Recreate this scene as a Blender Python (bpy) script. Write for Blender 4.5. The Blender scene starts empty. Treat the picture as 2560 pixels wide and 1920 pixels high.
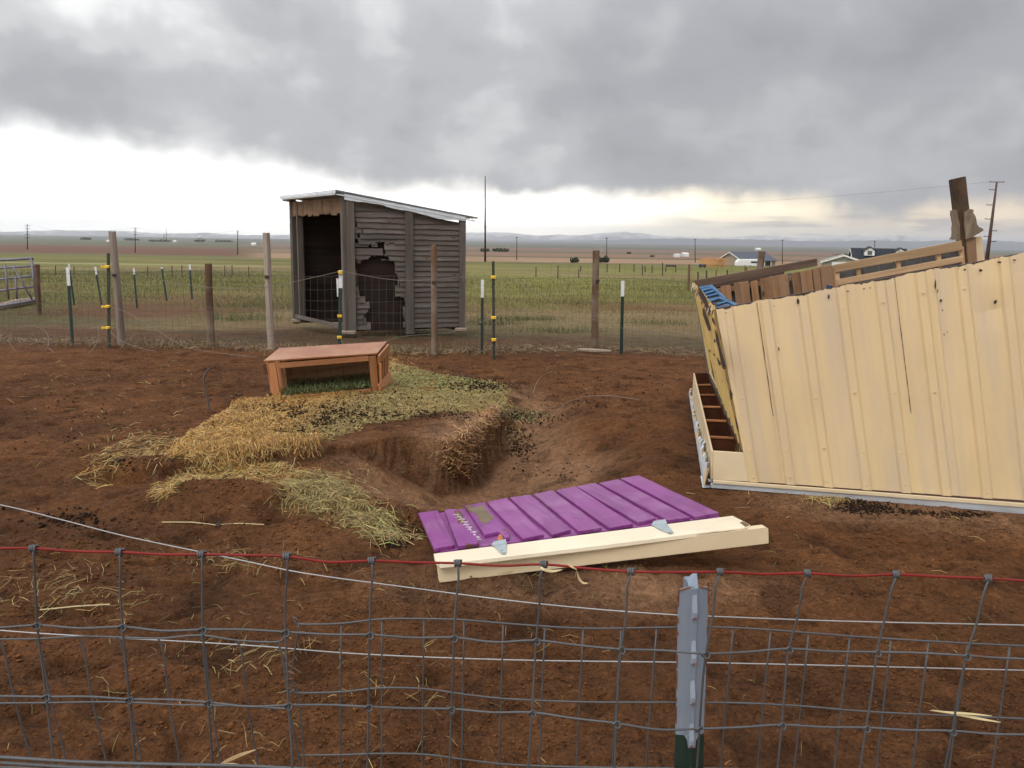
import bpy, bmesh, math, random
import numpy as np
from mathutils import Vector, Matrix, noise as mnoise
random.seed(7); rng = np.random.default_rng(11)
SC = bpy.context.scene
COL = SC.collection

# ------------------------------------------------------------------ camera
F = 2009.0; PITCH = math.radians(9.98); ROLL = math.radians(0.86)
CR = (Matrix.Rotation(math.pi/2-PITCH, 3, 'X') @ Matrix.Rotation(ROLL, 3, 'Z'))
CP = Vector((0, 0, 1.6))
cam = bpy.data.cameras.new('camera'); cam.sensor_width = 36; cam.lens = 36*F/2560
cam.clip_start = .05; cam.clip_end = 200000
cob = bpy.data.objects.new('camera', cam); COL.objects.link(cob)
cob.matrix_world = Matrix.Translation(CP) @ CR.to_4x4()
SC.camera = cob

# ------------------------------------------------------------------ view, world, sun
SC.view_settings.view_transform = 'Standard'; SC.view_settings.look = 'None'
SC.view_settings.gamma = 1; SC.view_settings.exposure = 0.0
SC.view_settings.use_curve_mapping = False
SC.render.resolution_x = 1024; SC.render.resolution_y = 768
LAMP_EL = math.radians(48); LAMP_AZ = math.radians(205)   # azimuth from +Y clockwise
W = bpy.data.worlds.new('World'); SC.world = W; W.use_nodes = True
def build_world():
    nt = W.node_tree; nt.nodes.clear(); N = nt.nodes.new; L = nt.links.new
    def M(op, a, b=None, c=None, clamp=False):
        n = N('ShaderNodeMath'); n.operation = op; n.use_clamp = clamp
        for i, v in enumerate((a, b, c)):
            if v is None: continue
            if isinstance(v, (int, float)): n.inputs[i].default_value = v
            else: L(v, n.inputs[i])
        return n.outputs[0]
    def ramp(fac, stops, interp='EASE'):
        n = N('ShaderNodeValToRGB'); n.color_ramp.interpolation = interp
        while len(n.color_ramp.elements) < len(stops): n.color_ramp.elements.new(.5)
        for e, (p, c) in zip(n.color_ramp.elements, stops):
            e.position = p; e.color = (c, c, c, 1) if isinstance(c, (int, float)) else (*c, 1)
        L(fac, n.inputs[0]); return n.outputs[0]
    def mix(f, a, b):
        n = N('ShaderNodeMix'); n.data_type = 'RGBA'
        if isinstance(f, (int, float)): n.inputs[0].default_value = f
        else: L(f, n.inputs[0])
        for k, v in ((6, a), (7, b)):
            if isinstance(v, tuple): n.inputs[k].default_value = (*v, 1)
            else: L(v, n.inputs[k])
        return n.outputs[2]
    tc = N('ShaderNodeTexCoord'); sp = N('ShaderNodeSeparateXYZ'); L(tc.outputs['Generated'], sp.inputs[0])
    x, y, z = sp.outputs
    zp = M('MAXIMUM', z, 0.0); den = M('ADD', zp, 0.42)
    cb = N('ShaderNodeCombineXYZ'); L(M('DIVIDE', x, den), cb.inputs[0]); L(M('DIVIDE', y, den), cb.inputs[1])
    def noise(scale, detail, rough, vec=cb.outputs[0], dist=0.0, off=(0, 0, 0)):
        mp = N('ShaderNodeMapping'); L(vec, mp.inputs[0]); mp.inputs[1].default_value = off
        n = N('ShaderNodeTexNoise'); L(mp.outputs[0], n.inputs['Vector'])
        n.inputs['Scale'].default_value = scale; n.inputs['Detail'].default_value = detail
        n.inputs['Roughness'].default_value = rough; n.inputs['Distortion'].default_value = dist
        return n.outputs[0]
    n1 = noise(1.9, 4, .45, off=(3.1, 1.7, 0), dist=.2)
    n2 = noise(5.2, 5, .5, off=(-5.3, 8.2, 2), dist=.35)
    n3 = noise(7.5, 4, .5, vec=tc.outputs['Generated'], off=(1, 4, 2))
    v = M('ADD', M('MULTIPLY', n1, .36), M('ADD', M('MULTIPLY', n2, .26), M('MULTIPLY', n3, .38)))
    # the deck gets paler towards the left of the view (-X side), greyer to the right
    v = M('ADD', v, M('MULTIPLY', x, -0.13))
    cloud = ramp(v, [(.34, (.38, .385, .42)), (.45, (.48, .485, .52)), (.53, (.61, .615, .64)), (.60, (.82, .825, .84)), (.70, (1.25, 1.25, 1.24))])
    # overcast luminance gradient: overhead brighter than near the horizon
    cie = M('ADD', 0.86, M('MULTIPLY', M('MAXIMUM', M('SUBTRACT', z, .22), 0.0), 2.6))
    vm = N('ShaderNodeVectorMath'); vm.operation = 'SCALE'; L(cloud, vm.inputs[0]); L(cie, vm.inputs['Scale'])
    cloudc = vm.outputs[0]
    # bright clear strip under the deck; its upper edge is higher on the left
    edge = ramp(M('ADD', M('MULTIPLY', x, .8), .5), [(.06, .066), (.17, .066), (.25, .062), (.36, .054), (.466, .050), (.60, .058), (.73, .054), (.83, .040)], 'EASE')
    wob = noise(9, 5, .55, vec=tc.outputs['Generated'], off=(7, 3, 1))
    e2 = M('ADD', edge, M('MULTIPLY', M('SUBTRACT', wob, .5), .075))
    soft = M('ADD', .018, M('MULTIPLY', M('MAXIMUM', M('MULTIPLY', x, -1), 0.0), .095))
    mask = M('MULTIPLY_ADD', M('DIVIDE', M('SUBTRACT', z, e2), soft), .5, .5, clamp=True)
    mask = ramp(mask, [(0, 0.0), (1, 1.0)], 'EASE')
    warm = ramp(M('ADD', M('MULTIPLY', x, .8), .5), [(.0, (6.5, 6.5, 6.3)), (.5, (5.0, 4.8, 4.3)), (.72, (2.6, 2.2, 1.45)), (.86, (2.0, 1.55, .95)), (1, (1.5, 1.15, .78))])
    # thin pinkish grey cloud bars low in the strip on the right
    mp = N('ShaderNodeMapping'); L(tc.outputs['Generated'], mp.inputs[0]); mp.inputs[3].default_value = (7, 7, 70)
    bn = N('ShaderNodeTexNoise'); L(mp.outputs[0], bn.inputs['Vector']); bn.inputs['Scale'].default_value = 1.3; bn.inputs['Detail'].default_value = 5
    bars = ramp(bn.outputs[0], [(.46, 0.0), (.62, 1.0)])
    barx = ramp(x, [(.10, 0.0), (.34, .9)]); barz = ramp(z, [(.0, 1.0), (.030, .8), (.05, 0.0)])
    strip = mix(M('MULTIPLY', M('MULTIPLY', bars, barx), barz), warm, (.50, .44, .42))
    col = mix(mask, strip, cloudc)
    sky = N('ShaderNodeTexSky'); sky.sky_type = 'NISHITA'; sky.sun_disc = False
    sky.sun_elevation = LAMP_EL; sky.sun_rotation = LAMP_AZ; sky.air_density = 1.5; sky.dust_density = 3
    # strength .1 on the whole: the clouds are scaled up so that they read as coded
    up = N('ShaderNodeVectorMath'); up.operation = 'SCALE'; L(col, up.inputs[0]); up.inputs['Scale'].default_value = 10.0
    fin = mix(0.04, up.outputs[0], sky.outputs[0])
    bg = N('ShaderNodeBackground'); L(fin, bg.inputs[0]); bg.inputs[1].default_value = 0.1
    out = N('ShaderNodeOutputWorld'); L(bg.outputs[0], out.inputs[0])
build_world()
sl = bpy.data.lights.new('sun_fill', 'SUN'); sl.energy = 1.35; sl.angle = math.radians(32); sl.color = (1, .95, .88)  # soft fill added behind the camera to lift facing walls; real sun is ahead
so = bpy.data.objects.new('sun_fill', sl); COL.objects.link(so)
sd = Vector((math.sin(LAMP_AZ)*math.cos(LAMP_EL), math.cos(LAMP_AZ)*math.cos(LAMP_EL), math.sin(LAMP_EL)))
so.rotation_euler = sd.to_track_quat('Z', 'Y').to_euler(); so.location = (0, 0, 30)

# ------------------------------------------------------------------ pixel <-> place helpers (used to measure the site)
def ray(px, py): return CR @ Vector(((px-1280)/F, -(py-960)/F, -1))
def G(px, py, z=0.0): v = ray(px, py); return CP + v*((z-CP.z)/v.z)
def P(px, py, d): v = ray(px, py); return CP + v*(d/v.y)
def PL(px, py, p0, n): v = ray(px, py); return CP + v*((p0-CP).dot(n)/v.dot(n))

# ------------------------------------------------------------------ numpy noise
def _h(ix, iy, s):
    n = (ix.astype(np.int64)*374761393 + iy.astype(np.int64)*668265263 + s*982451653) & 0xffffffff
    n = ((n ^ (n >> 13))*1274126177) & 0xffffffff
    return ((n ^ (n >> 16)) & 0xffff)/65535.0
def vn(x, y, s=0):
    ix = np.floor(x); iy = np.floor(y); fx = x-ix; fy = y-iy
    fx = fx*fx*(3-2*fx); fy = fy*fy*(3-2*fy)
    a = _h(ix, iy, s); b = _h(ix+1, iy, s); c = _h(ix, iy+1, s); d = _h(ix+1, iy+1, s)
    return (a+(b-a)*fx)*(1-fy) + (c+(d-c)*fx)*fy - .5
def fbm(x, y, s=0, o=4, g=.5):
    r = 0*x; a = 1.0; f = 1.0
    for k in range(o):
        r = r + a*vn(x*f+13.7*k, y*f-7.1*k, s+k); a *= g; f *= 2.03
    return r
def sst(a, b, v): t = np.clip((v-a)/(b-a), 0, 1); return t*t*(3-2*t)
def sdf(x, y, poly):
    """signed distance to a polygon, positive inside"""
    d = np.full(np.shape(x), 1e9); ins = np.zeros(np.shape(x), bool)
    n = len(poly)
    for i in range(n):
        ax, ay = poly[i]; bx, by = poly[(i+1) % n]
        ex, ey = bx-ax, by-ay
        t = np.clip(((x-ax)*ex+(y-ay)*ey)/(ex*ex+ey*ey+1e-12), 0, 1)
        d = np.minimum(d, np.hypot(x-ax-t*ex, y-ay-t*ey))
        c = ((ay > y) != (by > y)) & (x < (bx-ax)*(y-ay)/((by-ay) if by != ay else 1e-9)+ax)
        ins ^= c
    return np.where(ins, d, -d)
def pxpoly(pts, z=0.0): return [tuple(G(a, b, z)[:2]) for a, b in pts]

# ------------------------------------------------------------------ terrain
AT = [(0, .1333), (12, .1333), (30, .0567), (60, .0365), (100, .0290), (200, .0234), (400, .0175), (800, .0140),
      (1600, .0105), (3200, .0070), (6400, .0040), (12000, .0006), (14000, -.0002), (18000, .0012), (200000, .004)]
_ld = np.log([max(a[0], 1) for a in AT]); _la = np.array([a[1] for a in AT])
PAD = pxpoly([(395, 1165), (430, 1120), (500, 1060), (590, 1010), (680, 975), (700, 930), (960, 895), (1090, 915), (1262, 945), (1285, 972), (1262, 1010), (1238, 1045),
              (1180, 1090), (1100, 1100), (1000, 1095), (900, 1100), (830, 1105), (740, 1130), (600, 1140), (500, 1150)], .08)
HUMP = G(590, 1225, .05); HOLE = G(322, 1188, 0)
# fallen door plane (measured corners)
dFL = G(1085, 1383, .10); dFR = G(1800, 1292, .20); dBL = G(1046, 1288, -.02)
dN = (dFR-dFL).cross(dBL-dFL).normalized()
if dN.z < 0: dN = -dN
dBR = PL(1596, 1196, dFL, dN)
DOORP = [tuple((p+(p-(dFL+dBR)/2)*.08)[:2]) for p in (dFL, dFR, dBR, dBL)]
# knocked-over shed footprint
KA = G(1875, 1218); KB = G(2560, 1272)
KE = (KB-KA); KE.z = 0; KE.normalize(); KN = Vector((-KE.y, KE.x, 0))
KFOOT = [tuple((KA-KE*.42+KN*(-.05))[:2]), tuple((KA+KE*3.3)[:2]), tuple((KA+KE*3.3+KN*4)[:2]), tuple((KA-KE*.42+KN*4)[:2])]

def H(x, y):
    x = np.asarray(x, float); y = np.asarray(y, float)
    d = np.maximum(np.abs(y), 1)
    far = 1.6 - d*np.interp(np.log(d), _ld, _la)
    far = np.where(d < 12, 0, far)
    far = far + np.where(d > 900, d*.0011*fbm(x/2600+3, y/1500, 31, 3), 0) + np.where(d > 9000, d*.0014*fbm(x/2500, y/9000+1, 41, 4), 0)
    near = (np.abs(x) < 14) & (y > 0.5) & (y < 16)
    h = far + np.where(d < 60, .05*fbm(x*.35, y*.35, 5, 2)*sst(0, 4, d), 0)
    xs = x[near] if x.ndim else x; ys = y[near] if y.ndim else y
    if xs.size:
        t = .035*fbm(xs*1.1, ys*1.1, 1, 3) + .020*fbm(xs*5, ys*5, 3, 3)
        cl = fbm(xs*17, ys*17, 9, 3, .6)
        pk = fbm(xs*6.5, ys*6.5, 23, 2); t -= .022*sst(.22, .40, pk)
        t += .016*np.maximum(cl, -.25) + .008*np.maximum(vn(xs*43, ys*43, 4), 0)
        pat = sst(-.1, .3, fbm(xs*.9+7, ys*.9, 77, 2))
        t += pat*.028*np.abs(fbm(xs*8, ys*8, 14, 3))
        # bowl of washed out soil in front of the straw pad
        u = (xs+.20); v = (ys-5.75)
        rx = np.where(u < 0, 1.15, 1.45); ry = np.where(v < 0, 1.15, 2.3)
        r = np.sqrt((u/rx)**2 + (v/ry)**2) + .10*fbm(xs*2.1, ys*2.1, 21, 3)
        s = 1-sst(.15, 1.05, r)
        smooth = s*1.0
        t = t*(1-.55*np.clip(s*2.0, 0, 1)) - .39*s
        s2 = 1-sst(.2, 1.0, np.hypot((xs-.15)/.65, (ys-7.6)/1.0)); t -= .12*s2
        # left hump and the strip of straw behind it
        t += .12*np.exp(-(((xs-HUMP.x)/.55)**2+((ys-HUMP.y)/.24)**2))
        t -= .05*np.exp(-(((xs-HUMP.x)/.6)**2+((ys-HUMP.y-.45)/.18)**2))
        t -= .15*np.exp(-(((xs-HOLE.x)/.22)**2+((ys-HOLE.y)/.15)**2)**1.5)
        t += .05*np.exp(-(((xs-HOLE.x+.05)/.4)**2+((ys-HOLE.y-.3)/.16)**2))
        # the pad
        sd_ = sdf(xs, ys, PAD) + .07*fbm(xs*4, ys*4, 51, 3)
        sd2 = sd_+.035*fbm(xs*11, ys*11, 52, 3); f = sst(-.025, .035, sd2)
        f = np.where(ys > 7.6, sst(-.30, .25, sd_), f)
        pl = .075 + .025*fbm(xs*3, ys*3, 61, 3) + .012*fbm(xs*14, ys*14, 62, 2)
        t = t*(1-f) + pl*f
        # strata on the cliff
        t += .02*np.sin(t*70)*np.clip(4*f*(1-f), 0, 1)*sst(0.05, .3, s)
        # ground lies under the fallen door and its right end bridges a hollow
        dd = sdf(xs, ys, DOORP)
        zz = dFL.z - ((xs-dFL.x)*dN.x+(ys-dFL.y)*dN.y)/dN.z - .075
        k = sst(-.18, .02, dd)
        t = np.where(k > 0, t*(1-k)+np.minimum(t, zz)*k, t)
        t -= .10*np.exp(-(((xs-1.0)/.42)**2+((ys-4.25)/.22)**2))
        t += .045*np.exp(-(((xs-.30)/.7)**2+((ys-3.62)/.16)**2))
        # soil under the knocked-over shed stays low; soft sand bank at its front
        kd = sdf(xs, ys, KFOOT); k = sst(-.12, .05, kd)
        t = t*(1-k) + np.minimum(t, -.03)*k
        edge = sst(10.9, 11.7, ys)
        t = t*(1-edge) + edge*(.03*fbm(xs*3, ys*3, 8, 3))
        if x.ndim: h[near] = h[near]*0 + t + far[near]*edge
        else: h = t
    return h
def H1(x, y): return float(H(np.array([x]), np.array([y]))[0])
def GH(px, py, dmax=1.2e4):
    """where the line of sight meets the terrain"""
    v = ray(px, py)
    ds = np.exp(np.linspace(math.log(1.3), math.log(dmax), 900))
    X = v.x/v.y*ds; Z = 1.6+v.z/v.y*ds
    hh = H(X, ds); k = np.where(Z < hh)[0]
    if not len(k): d = dmax
    else:
        k = k[0]; a = ds[max(k-1, 0)]; b = ds[k]
        for _ in range(18):
            m = (a+b)/2
            if 1.6+v.z/v.y*m < H1(v.x/v.y*m, m): b = m
            else: a = m
        d = (a+b)/2
    return Vector((v.x/v.y*d, d, H1(v.x/v.y*d, d)))

def GHm(pp, d0=1.4, d1=14.0, n=110):
    """many lines of sight at once"""
    pp = np.asarray(pp, float); Rm = np.array(CR)
    v = np.stack([(pp[:, 0]-1280)/F, -(pp[:, 1]-960)/F, -np.ones(len(pp))], 1) @ Rm.T
    r = v[:, 0]/v[:, 1]; s_ = v[:, 2]/v[:, 1]; ds = np.exp(np.linspace(math.log(d0), math.log(d1), n))
    X = r[:, None]*ds; Z = 1.6+s_[:, None]*ds; hh = H(X.ravel(), np.broadcast_to(ds, X.shape).ravel().copy()).reshape(X.shape)
    hit = Z < hh; k = np.where(hit.any(1), hit.argmax(1), n-1); a = ds[np.maximum(k-1, 0)]; b = ds[k]
    for _ in range(5):
        m = (a+b)/2; under = 1.6+s_*m < H(r*m, m); b = np.where(under, m, b); a = np.where(under, a, m)
    m = (a+b)/2; return np.stack([r*m, m, H(r*m, m)], 1)

# ------------------------------------------------------------------ materials
class NB:
    def __init__(s, name):
        s.m = bpy.data.materials.new(name); s.m.use_nodes = True; s.nt = s.m.node_tree
        s.nt.nodes.clear(); s.b = s.nt.nodes.new('ShaderNodeBsdfPrincipled')
        o = s.nt.nodes.new('ShaderNodeOutputMaterial'); s.nt.links.new(s.b.outputs[0], o.inputs[0])
        s.tc = s.nt.nodes.new('ShaderNodeTexCoord')
    def N(s, t): return s.nt.nodes.new(t)
    def L(s, a, b): s.nt.links.new(a, b)
    def setv(s, inp, v):
        if isinstance(v, (int, float)): inp.default_value = v
        elif isinstance(v, tuple): inp.default_value = (*v, 1) if len(v) == 3 else v
        else: s.L(v, inp)
    def noise(s, scale, detail=4, rough=.55, stretch=(1, 1, 1), vec=None, dist=0.0, off=(0, 0, 0)):
        mp = s.N('ShaderNodeMapping'); s.L(vec if vec is not None else s.tc.outputs['Object'], mp.inputs[0])
        mp.inputs[3].default_value = stretch; mp.inputs[1].default_value = off
        n = s.N('ShaderNodeTexNoise'); s.L(mp.outputs[0], n.inputs['Vector'])
        n.inputs['Scale'].default_value = scale; n.inputs['Detail'].default_value = detail
        n.inputs['Roughness'].default_value = rough; n.inputs['Distortion'].default_value = dist
        return n.outputs[0]
    def ramp(s, f, stops, interp='LINEAR'):
        n = s.N('ShaderNodeValToRGB'); n.color_ramp.interpolation = interp
        while len(n.color_ramp.elements) < len(stops): n.color_ramp.elements.new(.5)
        for e, (p, c) in zip(n.color_ramp.elements, stops):
            e.position = p; e.color = (c, c, c, 1) if isinstance(c, (int, float)) else (*c, 1)
        s.L(f, n.inputs[0]); return n.outputs[0]
    def mix(s, f, a, b, blend='MIX'):
        n = s.N('ShaderNodeMix'); n.data_type = 'RGBA'; n.blend_type = blend
        s.setv(n.inputs[0], f); s.setv(n.inputs[6], a); s.setv(n.inputs[7], b); return n.outputs[2]
    def math(s, op, a, b=0.0, clamp=False):
        n = s.N('ShaderNodeMath'); n.operation = op; n.use_clamp = clamp
        s.setv(n.inputs[0], a); s.setv(n.inputs[1], b); return n.outputs[0]
    def vec_rand(s, amt=30.0):
        """object coordinates shifted by the object's own random number"""
        oi = s.N('ShaderNodeObjectInfo'); a = s.N('ShaderNodeVectorMath'); a.operation = 'ADD'
        sc = s.math('MULTIPLY', oi.outputs['Random'], amt)
        s.L(s.tc.outputs['Object'], a.inputs[0]); s.L(sc, a.inputs[1]); return a.outputs[0], oi.outputs['Random']
    def bump(s, h, strength=.4, dist=.01, prev=None):
        n = s.N('ShaderNodeBump'); s.setv(n.inputs['Strength'], strength); n.inputs['Distance'].default_value = dist
        s.L(h, n.inputs['Height'])
        if prev is not None: s.L(prev, n.inputs['Normal'])
        return n.outputs[0]
    def done(s, col, rough=.7, metal=0.0, normal=None, spec=.5):
        s.setv(s.b.inputs['Base Color'], col); s.setv(s.b.inputs['Roughness'], rough); s.setv(s.b.inputs['Metallic'], metal)
        s.b.inputs['Specular IOR Level'].default_value = spec
        if normal is not None: s.L(normal, s.b.inputs['Normal'])
        return s.m

def m_plain(name, col, rough=.6, metal=0.0, var=.15, scale=12, bump=.0, dirt=None, spec=.5):
    b = NB(name); v, r = b.vec_rand()
    n = b.noise(scale, 5, .6, vec=v)
    lo = tuple(c*(1-var) for c in col); hi = tuple(min(c*(1+var), .95) for c in col)
    c = b.mix(b.ramp(n, [(.3, 0.0), (.7, 1.0)]), lo, hi)
    if dirt: c = b.mix(b.ramp(b.noise(scale*.35, 6, .65, vec=v, off=(3, 1, 2)), [(.52, 0.0), (.68, .85)]), c, dirt)
    nm = b.bump(b.noise(scale*5, 4, vec=v), bump, .004) if bump else None
    return b.done(c, rough, metal, nm, spec)
def m_wood(name, lo, hi, knot=None, grain=14, rough=.85, stretch=(.12, 1, 1), gloss=None, stain=None, bumps=.35, spec=.3):
    b = NB(name); v, r = b.vec_rand()
    n = b.noise(grain, 6, .65, stretch=stretch, vec=v, dist=.6)
    n2 = b.noise(grain*4, 4, .6, stretch=(stretch[0]*.4, stretch[1], stretch[2]), vec=v)
    f = b.math('ADD', b.math('MULTIPLY', n, .65), b.math('MULTIPLY', n2, .35))
    c = b.mix(b.ramp(f, [(.34, 0.0), (.66, 1.0)]), lo, hi)
    tint = b.ramp(r, [(0, .72), (1, 1.22)])
    c = b.mix(1.0, c, tint, 'MULTIPLY')
    if stain: c = b.mix(b.ramp(b.noise(2.2, 5, .6, vec=v, off=(5, 5, 1)), [(.45, 0.0), (.68, .9)]), c, stain)
    if knot:
        k = b.N('ShaderNodeTexVoronoi'); mp = b.N('ShaderNodeMapping'); b.L(v, mp.inputs[0]); mp.inputs[3].default_value = (2.4, 6, 6)
        b.L(mp.outputs[0], k.inputs['Vector']); k.inputs['Scale'].default_value = 1.0
        c = b.mix(b.ramp(k.outputs['Distance'], [(.04, 1.0), (.11, 0.0)]), c, knot)
    nm = b.bump(f, bumps, .006)
    return b.done(c, gloss if gloss is not None else rough, 0, nm, spec)
def m_paint(name, col, chip, amount=.62, scale=6, stretch=(1, 1, 1), rough=.45, var=.1, under=None, dirt=None, grain=None, spec=.4, dst=(1, 1, 1), ds=3.0, dlo=.46):
    """a coat of paint with chips where an uneven noise passes a threshold"""
    b = NB(name); v, r = b.vec_rand()
    base = b.mix(b.ramp(b.noise(1.7, 4, .5, vec=v), [(.3, 0.0), (.7, 1.0)]), tuple(c*(1-var) for c in col), tuple(min(.92, c*(1+var)) for c in col))
    if dirt: base = b.mix(b.ramp(b.noise(ds, 6, .6, stretch=dst, vec=v, off=(9, 1, 1)), [(dlo, 0.0), (dlo+.24, .55)]), base, dirt)
    g = b.noise(16, 5, .6, stretch=grain, vec=v, dist=1.2) if grain else b.noise(40, 3, vec=v)
    if grain: base = b.mix(b.ramp(g, [(.36, .55), (.5, 0.0)]), base, tuple(c*.55 for c in col))
    n = b.noise(scale, 8, .66, stretch=stretch, vec=v, dist=.3, off=(2, 7, 4))
    m = b.ramp(n, [(amount, 0.0), (amount+.012, 1.0)])
    c = b.mix(m, base, chip)
    if under:
        m2 = b.ramp(n, [(amount+.03, 0.0), (amount+.045, 1.0)]); c = b.mix(m2, c, under)
    nm = b.bump(g, .30 if grain else .10, .004)
    nm = b.bump(b.math('SUBTRACT', 1.0, m), .5, .002, nm)
    rg = b.math('ADD', b.math('MULTIPLY', m, .35), rough)
    return b.done(c, rg, 0, nm, spec)
def m_attr(name, rough=.8, var=.35, scale=60, bump=0.0, spec=.3, trans=0.0):
    b = NB(name); a = b.N('ShaderNodeAttribute'); a.attribute_name = 'col'
    n = b.noise(scale, 3)
    c = b.mix(1.0, a.outputs['Color'], b.ramp(n, [(.3, 1-var), (.7, 1+var*.6)]), 'MULTIPLY')
    nm = b.bump(n, bump, .01) if bump else None
    b.done(c, rough, 0, nm, spec)
    return b.m
def m_ground():
    b = NB('ground_soil'); a = b.N('ShaderNodeAttribute'); a.attribute_name = 'col'
    a2 = b.N('ShaderNodeAttribute'); a2.attribute_name = 'fine'; fine = a2.outputs['Fac']
    pos = b.tc.outputs['Object']
    n1 = b.noise(3.2, 6, .62, vec=pos); n2 = b.noise(22, 5, .7, vec=pos, dist=.8); n3 = b.noise(75, 5, .75, vec=pos, dist=.5)
    k = b.math('ADD', b.math('ADD', b.math('MULTIPLY', n1, .24), b.math('MULTIPLY', n2, .36)), b.math('MULTIPLY', n3, .40))
    dv = b.ramp(k, [(.40, .28), (.46, .74), (.53, 1.10), (.61, 1.75)])
    c = b.mix(fine, a.outputs['Color'], b.mix(1.0, a.outputs['Color'], dv, 'MULTIPLY'))
    # small dark specks of manure and pale specks of chaff
    vo = b.N('ShaderNodeTexVoronoi'); b.L(pos, vo.inputs['Vector']); vo.inputs['Scale'].default_value = 34
    sp = b.ramp(vo.outputs['Distance'], [(.10, 1.0), (.17, 0.0)])
    sel = b.ramp(b.noise(2.1, 4, vec=pos, off=(4, 4, 4)), [(.52, 0.0), (.66, .8)])
    c = b.mix(b.math('MULTIPLY', b.math('MULTIPLY', sp, sel), b.math('MULTIPLY', fine, .7)), c, (.035, .018, .01))
    far = b.noise(.035, 6, .6, vec=pos); far2 = b.noise(.9, 5, .65, vec=pos, stretch=(.5, 1, 1))
    fv = b.math('ADD', b.math('MULTIPLY', far, .5), b.math('MULTIPLY', far2, .5))
    inv = b.math('SUBTRACT', 1.0, fine)
    c = b.mix(inv, c, b.mix(1.0, c, b.ramp(fv, [(.36, .72), (.64, 1.3)]), 'MULTIPLY'))
    h = b.math('ADD', b.math('MULTIPLY', n2, .6), b.math('MULTIPLY', n3, .4))
    nm = b.bump(h, b.math('MULTIPLY', fine, 1.0), .06)
    return b.done(c, .95, 0, nm, .15)
def m_metal(name, col=(.55, .58, .62), rough=.38, rust=None, amount=.6, scale=5):
    b = NB(name); v, r = b.vec_rand()
    n = b.noise(scale, 6, .6, vec=v)
    c = b.mix(b.ramp(n, [(.3, 0.0), (.7, 1.0)]), tuple(k*.8 for k in col), tuple(min(.9, k*1.12) for k in col))
    met = .45
    if rust:
        m = b.ramp(b.noise(scale*3, 8, .7, vec=v, off=(3, 3, 3)), [(amount, 0.0), (amount+.04, 1.0)])
        c = b.mix(m, c, rust); met = b.math('SUBTRACT', .45, b.math('MULTIPLY', m, .45))
    return b.done(c, b.math('ADD', rough, b.math('MULTIPLY', n, .2)), met)

MT = {}
MT['soil'] = m_ground()
MT['straw'] = m_attr('straw_strands', .6, .2, 40, spec=.35)
MT['blade'] = m_attr('grass_blades', .9, .25, 8, spec=.1)
MT['clod'] = m_attr('soil_clods', .95, .35, 60, .5, spec=.1)
MT['siding'] = m_wood('weathered_grey_siding', (.062, .052, .046), (.165, .142, .122), (.03, .022, .018), 10, .85, stain=(.10, .07, .055))
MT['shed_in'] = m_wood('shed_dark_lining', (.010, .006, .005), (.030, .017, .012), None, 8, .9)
MT['shed_post'] = m_wood('shed_post_wood', (.075, .062, .052), (.15, .125, .105), None, 9, .9)
MT['header'] = m_wood('orange_weathered_header', (.10, .058, .028), (.24, .14, .07), (.05, .03, .02), 9, .8, stain=(.09, .06, .04), stretch=(1, .2, 1))
MT['galv'] = m_metal('galvanised_sheet', (.72, .78, .84), .45)
MT['galvroof'] = m_metal('galvanised_roofing', (.74, .78, .82), .5)
MT['post_grey'] = m_wood('grey_fence_post', (.16, .125, .10), (.34, .28, .23), (.05, .035, .03), 7, .9, stretch=(1, 1, .08))
MT['post_brown'] = m_wood('brown_fence_post', (.060, .034, .020), (.165, .095, .055), None, 7, .9, stretch=(1, 1, .08), stain=(.22, .17, .13))
MT['green'] = m_plain('green_post_paint', (.009, .028, .022), .45, 0, .2, 10)
MT['olive'] = m_plain('dark_olive_post_paint', (.035, .035, .022), .6, 0, .25, 10)
MT['white'] = m_plain('white_post_paint', (.68, .70, .72), .5, 0, .08, 30, dirt=(.4, .36, .32))
MT['yellow'] = m_plain('yellow_plastic', (.75, .48, .02), .35, 0, .08, 30)
MT['wire'] = m_metal('dull_galvanised_wire', (.105, .11, .115), .5, (.10, .055, .035), .60, 9)
MT['wirefar'] = m_plain('weathered_fence_wire', (.10, .085, .075), .6, .3, .2, 3)
MT['whitewire'] = m_metal('bright_smooth_wire', (.36, .355, .35), .45)
MT['redwire'] = m_plain('red_painted_wire', (.19, .014, .010), .55, 0, .18, 25, dirt=(.12, .020, .014), spec=.25)
MT['purple'] = m_paint('purple_painted_plank', (.230, .043, .215), (.10, .035, .020), .665, 7, (.25, 1, 1), .42, .14, under=(.13, .085, .045), dirt=(.37, .18, .34), grain=(.10, 1, 1), spec=.45)
MT['purple_torn'] = m_paint('purple_plank_badly_peeled', (.225, .042, .225), (.13, .045, .022), .545, 4.5, (.35, 1, 1), .45, .14, under=(.135, .10, .055), dirt=(.30, .13, .27), grain=(.10, 1, 1))
MT['raw_torn'] = m_wood('torn_raw_wood', (.05, .025, .015), (.17, .09, .045), None, 18, .9)
MT['cream'] = m_paint('cream_painted_timber', (.80, .70, .52), (.10, .06, .04), .70, 9, (.4, 1, 1), .4, .05, dirt=(.62, .52, .38))
MT['creamface'] = m_paint('cream_painted_edge', (.68, .55, .355), (.10, .06, .04), .69, 9, (1, 1, .3), .45, .06, dirt=(.56, .44, .29))
MT['yel'] = m_paint('yellow_cream_painted_steel', (.70, .530, .295), (.075, .04, .035), .745, 6, (1, .6, 1), .36, .05, dirt=(.54, .44, .35), spec=.5, dst=(2.2, .22, 1), ds=3.2, dlo=.42)
MT['yelpeel'] = m_paint('yellow_peeling_steel', (.68, .49, .19), (.030, .020, .022), .605, 5.0, (1, .22, 1), .5, .1, under=(.05, .03, .03), dirt=(.45, .31, .12))
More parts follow.
